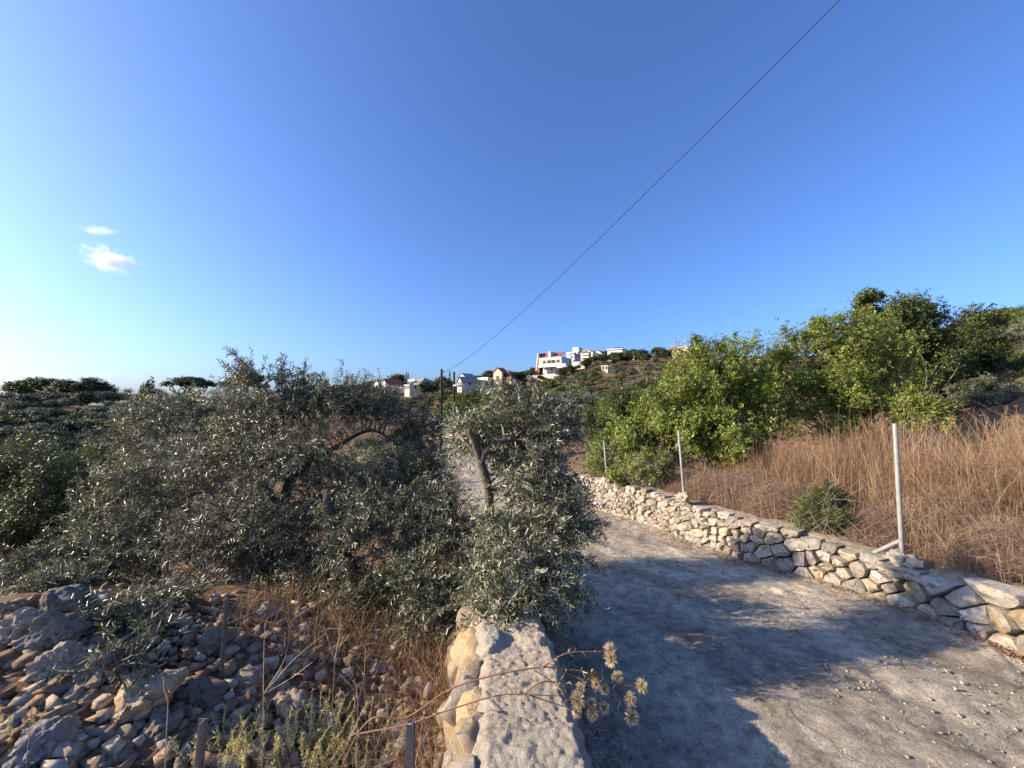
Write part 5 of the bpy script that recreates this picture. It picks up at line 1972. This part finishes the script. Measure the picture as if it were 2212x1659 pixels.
link('junction_box', mesh_from('junction_box', np.array(v) + P(955, 870, pd) - B, f, M_POLE), pole)
ins = P(960, 803, pd)
v, f = tubes([(np.array([P(955, 804, pd), ins]) - B, [.035, .05])], 8)
link('insulator', mesh_from('insulator', v, f, M_LAMP), pole)

pd2 = 44.0
top2 = P(981, 803, pd2)
bz2 = tz1(top2[0], pd2)
pole2 = thing('utility_pole', 'thinner bare utility pole further down behind the lamp pole', 'pole', (top2[0], pd2, bz2))
L2 = top2[2] - bz2
v, f = tubes([(np.array([(0, 0, -.3), (0, 0, L2 / 2), (0, 0, L2)]), [.15, .13, .11])], 10)
link('shaft', mesh_from('shaft', v, f, M_POLE, smooth=True, sharp=50), pole2)
v, f = tubes([(np.array([(0, 0, L2 - .25), (.3, -.1, L2 - .2)]), [.05, .05])], 6)
link('insulator', mesh_from('insulator', v, f, M_LAMP), pole2)

A_, Bw = ins, P(1813, 0, 3.0)
t = np.linspace(0, 1.22, 70)[:, None]
w_ = A_ + (Bw - A_) * t + np.array((0, 0, -1.0)) * (1.75 * t * (1 - t))
v, f = tubes([(w_ - A_, np.interp(t[:, 0], [0, .6, 1, 1.22], [.013, .007, .0042, .004]))], 6)
link('overhead_wire', mesh_from('overhead_wire', v, f, M_POLE, smooth=True), None, A_, 'single dark overhead wire running up to the right across the sky', 'wire')

# ------------------------------------------------------------------ trees and bushes of the hillsides
M_FAR = leaf_mat('far foliage', .22, .6, .2)
M_TRUNK = plain_mat('far trunk', (.09, .07, .055), (.17, .14, .11), 3, .95, .4)


def crown_mesh(name, seed, blobs, n, size, pal, inner=.25, flat=1.0, up=.45):
    r = rng_(seed)
    blobs = np.array(blobs, float)
    cen, rad3 = blobs[:, :3], blobs[:, 3:]
    Wt = rad3[:, 0] * rad3[:, 2]
    Wt = Wt / Wt.sum()
    ncl = 22 * len(blobs)
    bi = r.choice(len(blobs), ncl, p=Wt)
    dr = rand_dir(r, ncl)
    dr[:, 2] = np.where(dr[:, 2] < -.35, -dr[:, 2], dr[:, 2])
    q = np.where(r.random((ncl, 1)) < inner, r.uniform(.4, .8, (ncl, 1)), r.uniform(.85, 1.08, (ncl, 1)))
    cl = cen[bi] + dr * rad3[bi] * q
    shade = r.uniform(.75, 1.25, (ncl, 1))
    ci = r.integers(0, ncl, n)
    p = cl[ci] + r.normal(size=(n, 3)) * rad3[bi[ci]].mean(1, keepdims=True) * .17 * np.array((1, 1, flat))
    p[:, 2] = np.maximum(p[:, 2], .05)
    nrm = unit(dr[ci] + np.array((0, 0, up)) + r.normal(size=(n, 3)) * .5)
    D = np.cross(nrm, r.normal(size=(n, 3)))
    L = size * r.uniform(.6, 1.3, n)
    v, f, c = cards(p, D, nrm, L, L * .62, pal_cols(r, n, pal, .01) * shade[ci])
    return mesh_from(name, v, f, M_FAR, c)


def trunk_mesh(name, lines, sides=6):
    v, f = tubes([(np.array(l, float), ra) for l, ra in lines], sides)
    return mesh_from(name, v, f, M_TRUNK, smooth=True)


def rblobs(seed, n, R, H, flat=.6):
    r = rng_(seed)
    out = []
    for k in range(n):
        a = r.uniform(0, 6.28)
        q = R * .55 * math.sqrt(r.random())
        s = R * r.uniform(.4, .62)
        z = H * r.uniform(.45, .72) - .25 * H * (q / R) ** 2
        out.append((math.cos(a) * q, math.sin(a) * q, z, s, s, min(s * r.uniform(.6, .9), z * .95 if flat else s)))
    return out


PROTO = {}
for k in range(4):
    PROTO['olive', 'far', k] = crown_mesh('crown', 1000 + k, rblobs(1000 + k, 6, 1.7, 2.8), 1500, .24, 'grey')
    PROTO['olive', 'near', k] = crown_mesh('crown', 1010 + k, rblobs(1010 + k, 7, 1.7, 2.8), 6500, .105, 'grey')
    PROTO['green', 'far', k] = crown_mesh('crown', 1020 + k, rblobs(1020 + k, 6, 1.7, 2.6), 1500, .25, 'deep')
    PROTO['green', 'near', k] = crown_mesh('crown', 1030 + k, rblobs(1030 + k, 7, 1.7, 2.6), 6500, .11, 'deep')
    PROTO['dusty', 'far', k] = crown_mesh('crown', 1040 + k, rblobs(1040 + k, 6, 1.6, 1.7), 1300, .22, 'dusty')
    PROTO['dusty', 'near', k] = crown_mesh('crown', 1050 + k, rblobs(1050 + k, 7, 1.6, 1.7), 5500, .10, 'dusty')
    PROTO['dark', 'far', k] = crown_mesh('crown', 1060 + k, rblobs(1060 + k, 6, 1.8, 3.0), 1700, .24, 'blue')
    PROTO['dark', 'near', k] = crown_mesh('crown', 1070 + k, rblobs(1070 + k, 8, 1.8, 3.0), 7000, .11, 'blue')
    PROTO['tall', 'far', k] = crown_mesh('crown', 1080 + k, rblobs(1080 + k, 9, 2.2, 4.4, 0), 3800, .27, 'dark')
T_STUB = trunk_mesh('trunk', [([(0, 0, -.4), (.05, 0, .5), (.02, .05, 1.3)], [.16, .12, .08]), ([(.03, 0, .6), (.5, .1, 1.4)], [.08, .03]), ([(.03, 0, .6), (-.45, -.1, 1.5)], [.08, .03])])
T_TALL = trunk_mesh('trunk', [([(0, 0, -.5), (0, 0, 1.5), (0, 0, 3.2)], [.2, .15, .08])])


def to_px(p):
    q = np.asarray(p, float) - np.array((0, 0, CZ))
    y = q[1] * cp + q[2] * sp
    z = -q[1] * sp + q[2] * cp
    return CX + F_PX * q[0] / y, CY - F_PX * z / y


def blocked(pos, s, H):
    cx_, by = to_px(pos)
    _, ty = to_px(pos + np.array((0, 0, H)))
    rpx = s * F_PX / pos[1]
    for x0, y0, x1, y1, dd in PROT:
        if pos[1] < dd + 3 and cx_ + rpx * .7 > x0 and cx_ - rpx * .7 < x1 and ty < y1 - (y1 - y0) * .25 and by > y0:
            return True
    return False


placed = []
ZONES = [
    # px range, py range, tries, kinds, area word for the labels
    ((-60, 560), (858, 1010), 1500, (('dark', .62), ('green', .16), ('olive', .22)), 'left valley slope', (1.5, 2.6)),
    ((820, 1290), (808, 905), 2000, (('olive', .52), ('dusty', .22), ('green', .26)), 'slope below the village', (1.3, 2.2)),
    ((1240, 1560), (786, 935), 1900, (('olive', .22), ('dusty', .45), ('green', .33)), 'slope below the hilltop houses', (1.3, 2.3)),
    ((2040, 2270), (700, 880), 420, (('olive', .45), ('dusty', .3), ('green', .25)), 'hillside at the right edge', (1.2, 2.2)),
    ((540, 840), (848, 900), 500, (('dark', .4), ('olive', .4), ('green', .2)), 'slope behind the big left olive', (1.5, 2.4)),
]
LAND = {
    'left valley slope': [(0, 'at the left picture edge'), (90, 'below the big pine dome'), (170, 'below the right pine of the dome'), (235, 'right of the pine dome'), (277, 'below the date palm'), (325, 'below the leaning conifer'), (405, 'below the fork-trunked umbrella pine'), (500, 'by the half-hidden umbrella pine')],
    'slope below the village': [(830, 'below the red-tiled small house'), (880, 'below the dark-roofed white house'), (925, 'left of the lamp pole'), (968, 'between the two poles'), (1010, 'right of the two poles'), (1050, 'below the arched-window house'), (1085, 'below the red-roofed yellow house'), (1130, 'right of the yellow house'), (1180, 'below the white villa'), (1235, 'right of the white villa')],
    'slope below the hilltop houses': [(1270, 'below the cream apartment house'), (1320, 'below the modern white house'), (1370, 'below the hidden cream house'), (1420, 'left of the long yellow building'), (1470, 'below the long yellow building'), (1530, 'behind the bright shrubs')],
    'hillside at the right edge': [(2060, 'behind the dark round tree'), (2130, 'left of the right-hand pine'), (2180, 'below the right-hand pine'), (2240, 'at the right picture edge')],
    'slope behind the big left olive': [(560, 'behind the olive top shoots'), (640, 'behind the big olive crown'), (700, 'right of the olive shoots'), (770, 'left of the village'), (830, 'near the first village house')],
}
PLUR = {'olive': 'olive trees', 'green': 'green bushes', 'dusty': 'scrub bushes', 'dark': 'dark bushes'}
NAMES = {'olive': ('olive_tree', 'grey-green olive tree', 'tree'), 'green': ('green_bush', 'round mid-green bush', 'bush'), 'dusty': ('scrub_bush', 'low brownish scrub bush', 'bush'), 'dark': ('dark_bush', 'dense dark green bush', 'bush'), 'tall': ('evergreen_tree', 'dark evergreen tree', 'tree')}
r = rng_(1234)
count = {}
for (pxr, pyr, tries, kinds, area, srange) in ZONES:
    cand = np.stack([r.uniform(*pxr, tries), r.uniform(*pyr, tries)], -1)
    for (px, py), g in zip(cand, G_many(cand, 11, 330, 120)):
        if g[1] > 320 or g[1] < (14 if 'right edge' in area else 11.5):
            continue
        x, y = g[0], g[1]
        if y < 90 and XL(y) - 2.2 < x < XR(y) + 2.4:
            continue
        if y < 20 and x > XR(y) and x < XR(y) + 9:
            continue
        u = r.random()
        for kd, w in kinds:
            u -= w
            if u <= 0:
                break
        sc_ = r.uniform(*srange) / 1.7 * (1 + .25 * (y > 90) + .35 * (y > 140))
        if y < 34:
            sc_ *= .42 if 'right edge' in area else .8
        rad_ = 1.7 * sc_
        if any((x - a) ** 2 + (y - b) ** 2 < (.50 * (rad_ + c_)) ** 2 for a, b, c_ in placed):
            continue
        if blocked(g, rad_, 2.7 * sc_):
            continue
        if count.get((kd, area), 0) >= {'olive': 56, 'green': 70}.get(kd, 130):
            continue
        placed.append((x, y, rad_))
        count[kd, area] = count.get((kd, area), 0) + 1
        nm, lab, cat = NAMES[kd]
        sz = 'large ' if sc_ > srange[0] / 1.7 * 1.3 + .2 else ('small ' if sc_ < srange[0] / 1.7 * 1.12 else '')
        lm = min(LAND[area], key=lambda q: abs(q[0] - px))[1]
        band = 'high on the slope ' if py < pyr[0] + .3 * (pyr[1] - pyr[0]) else ('low on the slope ' if py > pyr[0] + .66 * (pyr[1] - pyr[0]) else 'midway up the slope ')
        full = sz + lab + ' ' + band + lm
        o = link(nm, PROTO[kd, 'near' if y < 55 else 'far', int(r.integers(4))], None, g - np.array((0, 0, .15)), full, cat, PLUR[kd] + ' on the ' + area)
        o.scale = (sc_ * r.uniform(.9, 1.15), sc_ * r.uniform(.9, 1.15), sc_ * r.uniform(.8, 1.1))
        o.rotation_euler = (0, 0, r.uniform(0, 6.28))
        if y < 70 and kd in ('olive', 'green', 'dark'):
            link('trunk', T_STUB, o)
print('hillside', sum(count.values()), count)

# dark evergreens standing between the houses
EVG = [(Z5(690, 318), 210, 2.0), (Z5(1100, 300), 262, 1.5), (Z5(1180, 290), 275, 1.9), (Z5(1300, 300), 240, 1.6), (Z5(1270, 345), 215, 1.5), (Z5(1205, 372), 200, 2.0), (Z5(1400, 372), 215, 2.1), (Z5(1510, 300), 260, 2.0), (Z5(1545, 325), 240, 1.9), (Z5(1610, 330), 235, 1.9), (Z5(1830, 270), 290, 1.9), (Z5(960, 372), 200, 1.5), (Z5(1060, 350), 205, 1.6), (Z5(900, 372), 190, 1.3), (Z5(1130, 345), 215, 1.4),
       (Z5(300, 455), 175, 1.7), (Z5(330, 430), 190, 1.5), (Z5(395, 425), 195, 1.5), (Z5(60, 450), 200, 1.8), (Z5(440, 400), 205, 1.3), (Z5(700, 420), 172, 1.2), (Z5(770, 405), 180, 1.2),
       (Z4(540, 560), 180, 1.9), (Z4(510, 570), 175, 1.6), (Z4(750, 580), 150, 1.7), (Z4(880, 540), 185, 1.6), (Z4(930, 560), 165, 1.5), (Z4(840, 520), 200, 1.2), (Z4(1140, 490), 190, 1.3), (Z4(290, 565), 190, 1.4), (Z4(440, 540), 210, 1.1), (Z4(780, 500), 215, 1.3), (Z4(690, 505), 220, 1.0), (Z4(1480, 480), 180, 1.3)]
EVL = ['evergreen tree between the villa and the grey stone house', 'small evergreen left of the modern white house', 'evergreen behind the modern white house', 'evergreen right of the modern white house', 'evergreen left of the hidden cream house', 'tall evergreen below the modern white house', 'large evergreen before the hidden cream house', 'evergreen behind the gap left of the long yellow building', 'rounded evergreen left of the long yellow building', 'evergreen at the left corner of the long yellow building',
       'evergreen at the far right end of the hilltop', 'evergreen below the cream apartment house', 'evergreen below the grey-white apartment wing', 'evergreen right below the villa terrace', 'evergreen between the apartment wing and the modern house', 'evergreen right of the red-roofed yellow house', 'evergreen behind the right of the yellow house', 'evergreen at the foot of the villa left wing', 'wide evergreen behind the yellow house roof', 'evergreen touching the red wing of the villa',
       'low evergreen under the villa parapet', 'low evergreen under the villa terrace', 'large evergreen right of the red-tiled small house', 'evergreen next to the large one by the red-tiled house', 'evergreen below the dark-roofed white house', 'evergreen just left of the lamp pole', 'evergreen just right of the lamp pole', 'small evergreen behind and left of the lamp pole', 'evergreen behind the arched-window house', 'evergreen left of the grey-roofed house at the village end', 'small evergreen behind the red-tiled house', 'evergreen right of the dark-roofed white house', 'small evergreen behind the dark-roofed white house', 'evergreen left of the villa garden wall']
for k, ((px, py), d, s) in enumerate(EVG):
    b = P(px, py, d)
    b[2] = min(b[2], tz1(b[0], b[1]) + 1.0)
    o = thing('evergreen_tree', EVL[k], 'tree', b, r.uniform(0, 6), 'dark evergreens among the village houses')
    cr = link('crown', PROTO['tall', 'far', k % 4], o)
    link('trunk', T_TALL, o)
    s *= 1.25
    o.scale = (s, s, s * r.uniform(.8, 1.0))

# wooded crest behind and between the houses
CREST = [(k, z4) for k, z4 in enumerate([(250, 575, 215), (350, 560, 235), (480, 555, 230), (560, 545, 230), (660, 520, 240), (730, 520, 240), (800, 520, 240), (860, 510, 240), (905, 505, 240), (1100, 480, 240), (1180, 475, 240), (1240, 475, 245), (1290, 465, 240), (1420, 460, 230), (1450, 470, 225), (1540, 430, 225), (1590, 400, 235), (1630, 390, 245), (1760, 370, 250), (1830, 350, 260), (1990, 330, 290), (2150, 320, 290), (2200, 330, 275), (2240, 330, 280), (2290, 335, 285), (2360, 335, 270), (2420, 345, 280), (2480, 340, 265), (2530, 345, 285), (2590, 350, 290), (2680, 340, 300), (2740, 345, 300)])]
for k, (zx, zy, d) in CREST:
    px, py = Z4(zx, zy)
    b = P(px, py, d)
    b[2] = min(b[2], tz1(b[0], b[1]) + 1.5)
    o = thing('crest_tree', 'evergreen on the wooded village crest, number %d of the row counted from the left' % (k + 1), 'tree', b, r.uniform(0, 6), 'evergreens of the wooded village crest')
    link('crown', PROTO['tall', 'far', k % 4], o)
    link('trunk', T_TALL, o)
    s = r.uniform(1.2, 2.0)
    o.scale = (s * 1.15, s * 1.15, s * .85)

# slim cypresses
CYP = crown_mesh('crown', 1200, [(0, 0, 1.2, .55, .55, 1.1), (0, 0, 3, .6, .6, 1.6), (0, 0, 5, .45, .45, 1.5), (0, 0, 6.4, .25, .25, 1.2)], 1500, .22, 'dark', .3)
for k, ((px, py), d, s, lab) in enumerate([(Z5(420, 485), 180, .9, 'slim cypress left of the white villa'), (Z4(604, 545), 190, 1.0, 'slim cypress left of the dark-roofed white house'), (Z4(946, 540), 178, .95, 'slim cypress just right of the near pole'), (Z4(620, 520), 215, .8, 'small cypress behind the dark-roofed white house'), (Z5(765, 400), 178, .7, 'small cypress below the grey stone house')]):
    b = P(px, py, d)
    o = thing('cypress', lab, 'tree', b, 0, 'cypresses in the village')
    link('crown', CYP, o)
    link('trunk', T_TALL, o)
    o.scale = (s, s, s)

# umbrella pines of the left skyline
def pine(label, px0, px1, ytop, ybot, ybase, d, seed, trunks=3, name='umbrella_pine'):
    r = rng_(seed)
    c = P((px0 + px1) / 2, ybase, d)
    b = np.array((c[0], d, min(c[2], tz1(c[0], d) + .5)))
    o = thing(name, label, 'tree', b, 0, 'umbrella pines on the skyline')
    Rw = (px1 - px0) / 2 * d / F_PX
    zt, zb = P(0, ytop, d)[2] - b[2], P(0, ybot, d)[2] - b[2]
    Hc = zt - zb
    bl = []
    for k in range(40):
        a, q = r.uniform(0, 6.28), math.sqrt(r.random())
        x_, y_ = math.cos(a) * q * Rw * .84, math.sin(a) * q * Rw * .7
        s = Rw * r.uniform(.20, .32)
        lift = 1 - (q ** 1.8) * .85
        bl.append((x_, y_, zb + Hc * (.15 + .62 * lift * r.uniform(.75, 1)), s, s, min(Hc * .42, s * .9)))
    link('crown', crown_mesh('crown', seed + 1, bl, 9000, max(.34, Rw * .07), 'dark', .2, .7, .7), o)
    ln = []
    for k in range(trunks):
        x_ = (k - (trunks - 1) / 2) * Rw * .35
        for j in range(4):
            ex = x_ + r.uniform(-.5, .5) * Rw
            ln.append(([(x_ * .5, 0, -1), (x_ * .8, 0, zb * .45), ((x_ + ex) / 2, r.uniform(-.3, .3) * Rw, zb * .85), (ex, r.uniform(-.4, .4) * Rw, zb + Hc * .35)], [Rw * .045, Rw * .038, Rw * .025, Rw * .01]))
    link('trunk', trunk_mesh('trunk', ln, 6), o)


pine('huge dark umbrella pine forming the left half of the skyline dome', 26, 147, 814, 862, 868, 150, 1301)
pine('dark umbrella pine joined to the right of the big dome', 110, 234, 818, 862, 868, 146, 1303)
pine('umbrella pine with bare forked trunks showing sky beneath its crown', 360, 456, 817, 838, 856, 140, 1305, 4)
pine('umbrella pine half hidden behind the top of the big left olive', 478, 560, 812, 842, 858, 135, 1307)
pine('umbrella pine on the right skyline beyond the dark round tree', 2140, 2196, 667, 690, 702, 95, 1309, 2)
pine('umbrella pine cut by the right picture edge', 2196, 2260, 676, 694, 704, 95, 1311, 2)
pine('low wide pine behind the red-roofed house', 1040, 1082, 803, 816, 822, 215, 1313, 2)
# leaning conifer with a jagged tip
b = P(322, 858, 140)
o = thing('conifer', 'dark pointed conifer leaning right on the left skyline', 'tree', b, 0)
s = 140 / F_PX
link('crown', crown_mesh('crown', 1320, [(-1, 0, 1.5, 2.2, 2, 1.8), (-.3, 0, 3.4, 1.7, 1.5, 1.8), (.2, 0, 5.2, 1.1, 1, 1.4), (.5, 0, 6.6, .55, .5, .9), (.75, 0, 7.2, .3, .3, .5), (2.8, .5, 1.6, 2.4, 2, 1.2), (4.5, .5, 1.0, 1.6, 1.5, .9)], 3200, .4, 'dark', .25), o)
link('trunk', T_TALL, o)
for px, py, sc_, lab in ((303, 858, .62, 'thin small cypress left of the leaning conifer'), (308, 858, .75, 'thin taller cypress beside the leaning conifer')):
    o = thing('cypress', lab, 'tree', P(px, py, 142), 0)
    link('crown', CYP, o)
    link('trunk', T_TALL, o)
    o.scale = (sc_,) * 3
# palm
b = P(276, 860, 138)
o = thing('palm_tree', 'date palm with a round head of fronds on the left skyline', 'tree', b, 0)
v, f = tubes([(np.array([(0, 0, -1), (0, 0, 1.6)]), [.4, .35])], 8)
link('trunk', mesh_from('trunk', v, f, M_TRUNK), o)
r = rng_(1400)
for k in range(30):
    a, e = r.uniform(0, 6.28), r.uniform(-.2, 1.3)
    L = r.uniform(2.4, 3.1)
    t = np.linspace(0, 1, 9)
    q = np.stack([np.cos(a) * np.cos(e) * L * t, np.sin(a) * np.cos(e) * L * t, 1.6 + np.sin(e) * L * t - .9 * t ** 2.2], -1)
    T = unit(np.gradient(q, axis=0))
    sd = unit(np.cross(T, (0, 0, 1.0)))
    Pb = np.concatenate([q[1:], q[1:], q[1:]])
    D = np.concatenate([sd[1:] * .8 + T[1:] * .6, -sd[1:] * .8 + T[1:] * .6, T[1:]]) + np.array((0, 0, -.2))
    n = len(Pb)
    v, f, c = cards(Pb + unit(D) * .3, D, np.tile((0, 0, 1.0), (n, 1)) + .1, .8, .16, pal_cols(r, n, 'dark', 0) * 1.2)
    link('frond', mesh_from('frond', v, f, M_FAR, c), o)

# mid-distance leafy trees seen individually
MID = [(1020, 930, 48, 2.6, 'green', 'full round green tree right of the two poles'), (1075, 915, 44, 1.9, 'green', 'green tree behind the small olive'), (800, 905, 52, 1.8, 'olive', 'olive tree left of the red soil'), (870, 900, 60, 1.4, 'green', 'low green bush above the cream wall'), (940, 922, 54, .55, 'green', 'small yellow-green bush by the cream wall'), (1175, 905, 30, 1.0, 'dusty', 'dusty scrub behind the top of the small olive'), (1290, 870, 36, 1.7, 'green', 'green bush left of the bright shrubs'), (1360, 860, 34, 1.8, 'green', 'dark green bush behind the bright shrubs'), (1430, 850, 36, 1.8, 'green', 'dense bush below the hilltop scrub'), (1150, 880, 70, 2.0, 'olive', 'wide olive tree beyond the lane')]
for k, (px, py, d, s, kd, lab) in enumerate(MID):
    b = P(px, py, d)
    b[2] = tz1(b[0], d) - .1
    o = thing('olive_tree' if kd == 'olive' else 'leafy_tree', lab, 'tree', b, k * 1.3)
    link('crown', PROTO[kd, 'near', k % 4], o)
    link('trunk', T_STUB, o)
    o.scale = (s * 1.15, s * 1.15, s)

# olives lining the left of the lane; they shade it
for k, (y, off, s) in enumerate(((14.5, 2.6, 1.0), (19, 2.8, 1.1), (23.5, 2.6, .95), (31, 3.2, 1.3), (37, 3.0, 1.2), (44, 3.4, 1.4))):
    x = float(XL(y)) - off
    o = thing('olive_tree', 'olive tree on the left verge of the lane, number %s from the camera' % ('one', 'two', 'three', 'four', 'five', 'six')[k], 'tree', (x, y, tz1(x, y) - .05), k * 1.1, 'olives lining the left verge of the lane')
    link('crown', PROTO['olive', 'near', k % 4], o)
    link('trunk', T_STUB, o)
    o.scale = (s, s, s)

# ------------------------------------------------------------------ cloud
def cloud(label, px, py, rx, rz, d, seed, dens, tilt=0.0):
    r = rng_(seed)
    c = P(px, py, d)
    t = NT('cloud')
    t.t.nodes.remove(t.b)
    pv = t.n('VolumePrincipled')
    pv.inputs['Color'].default_value = (.97, 1, .97, 1)
    pv.inputs['Anisotropy'].default_value = .3
    tc = t.n('TexCoord')
    ns = t.n('TexNoise', Scale=2.6, Detail=5.0, Roughness=.6)
    t.l(tc.outputs['Object'], ns.inputs['Vector'])
    ln = t.n('VectorMath', operation='LENGTH')
    t.l(tc.outputs['Object'], ln.inputs[0])
    fall = t.math('SUBTRACT', 1.0, ln.outputs['Value'])
    dn = t.math('MULTIPLY', t.math('MAXIMUM', t.math('ADD', fall, t.math('MULTIPLY', t.math('SUBTRACT', ns.outputs['Fac'], .62), 2.6)), 0.0), dens)
    t.l(dn, pv.inputs['Density'])
    t.l(pv.outputs[0], t.out.inputs['Volume'])
    v, f = ICO[3]
    o = link('cloud', mesh_from('cloud', v, f, t.m), None, c, label, 'cloud')
    o.scale = (rx * d / F_PX, rx * d / F_PX * .5, rz * d / F_PX)
    o.rotation_euler = (0, tilt, 0)


cloud('small bright cloud low in the left sky', 240, 562, 78, 34, 2600, 1, .02, .28)
cloud('thin faint wisp above the small cloud', 212, 498, 55, 11, 2600, 2, .012, .03)
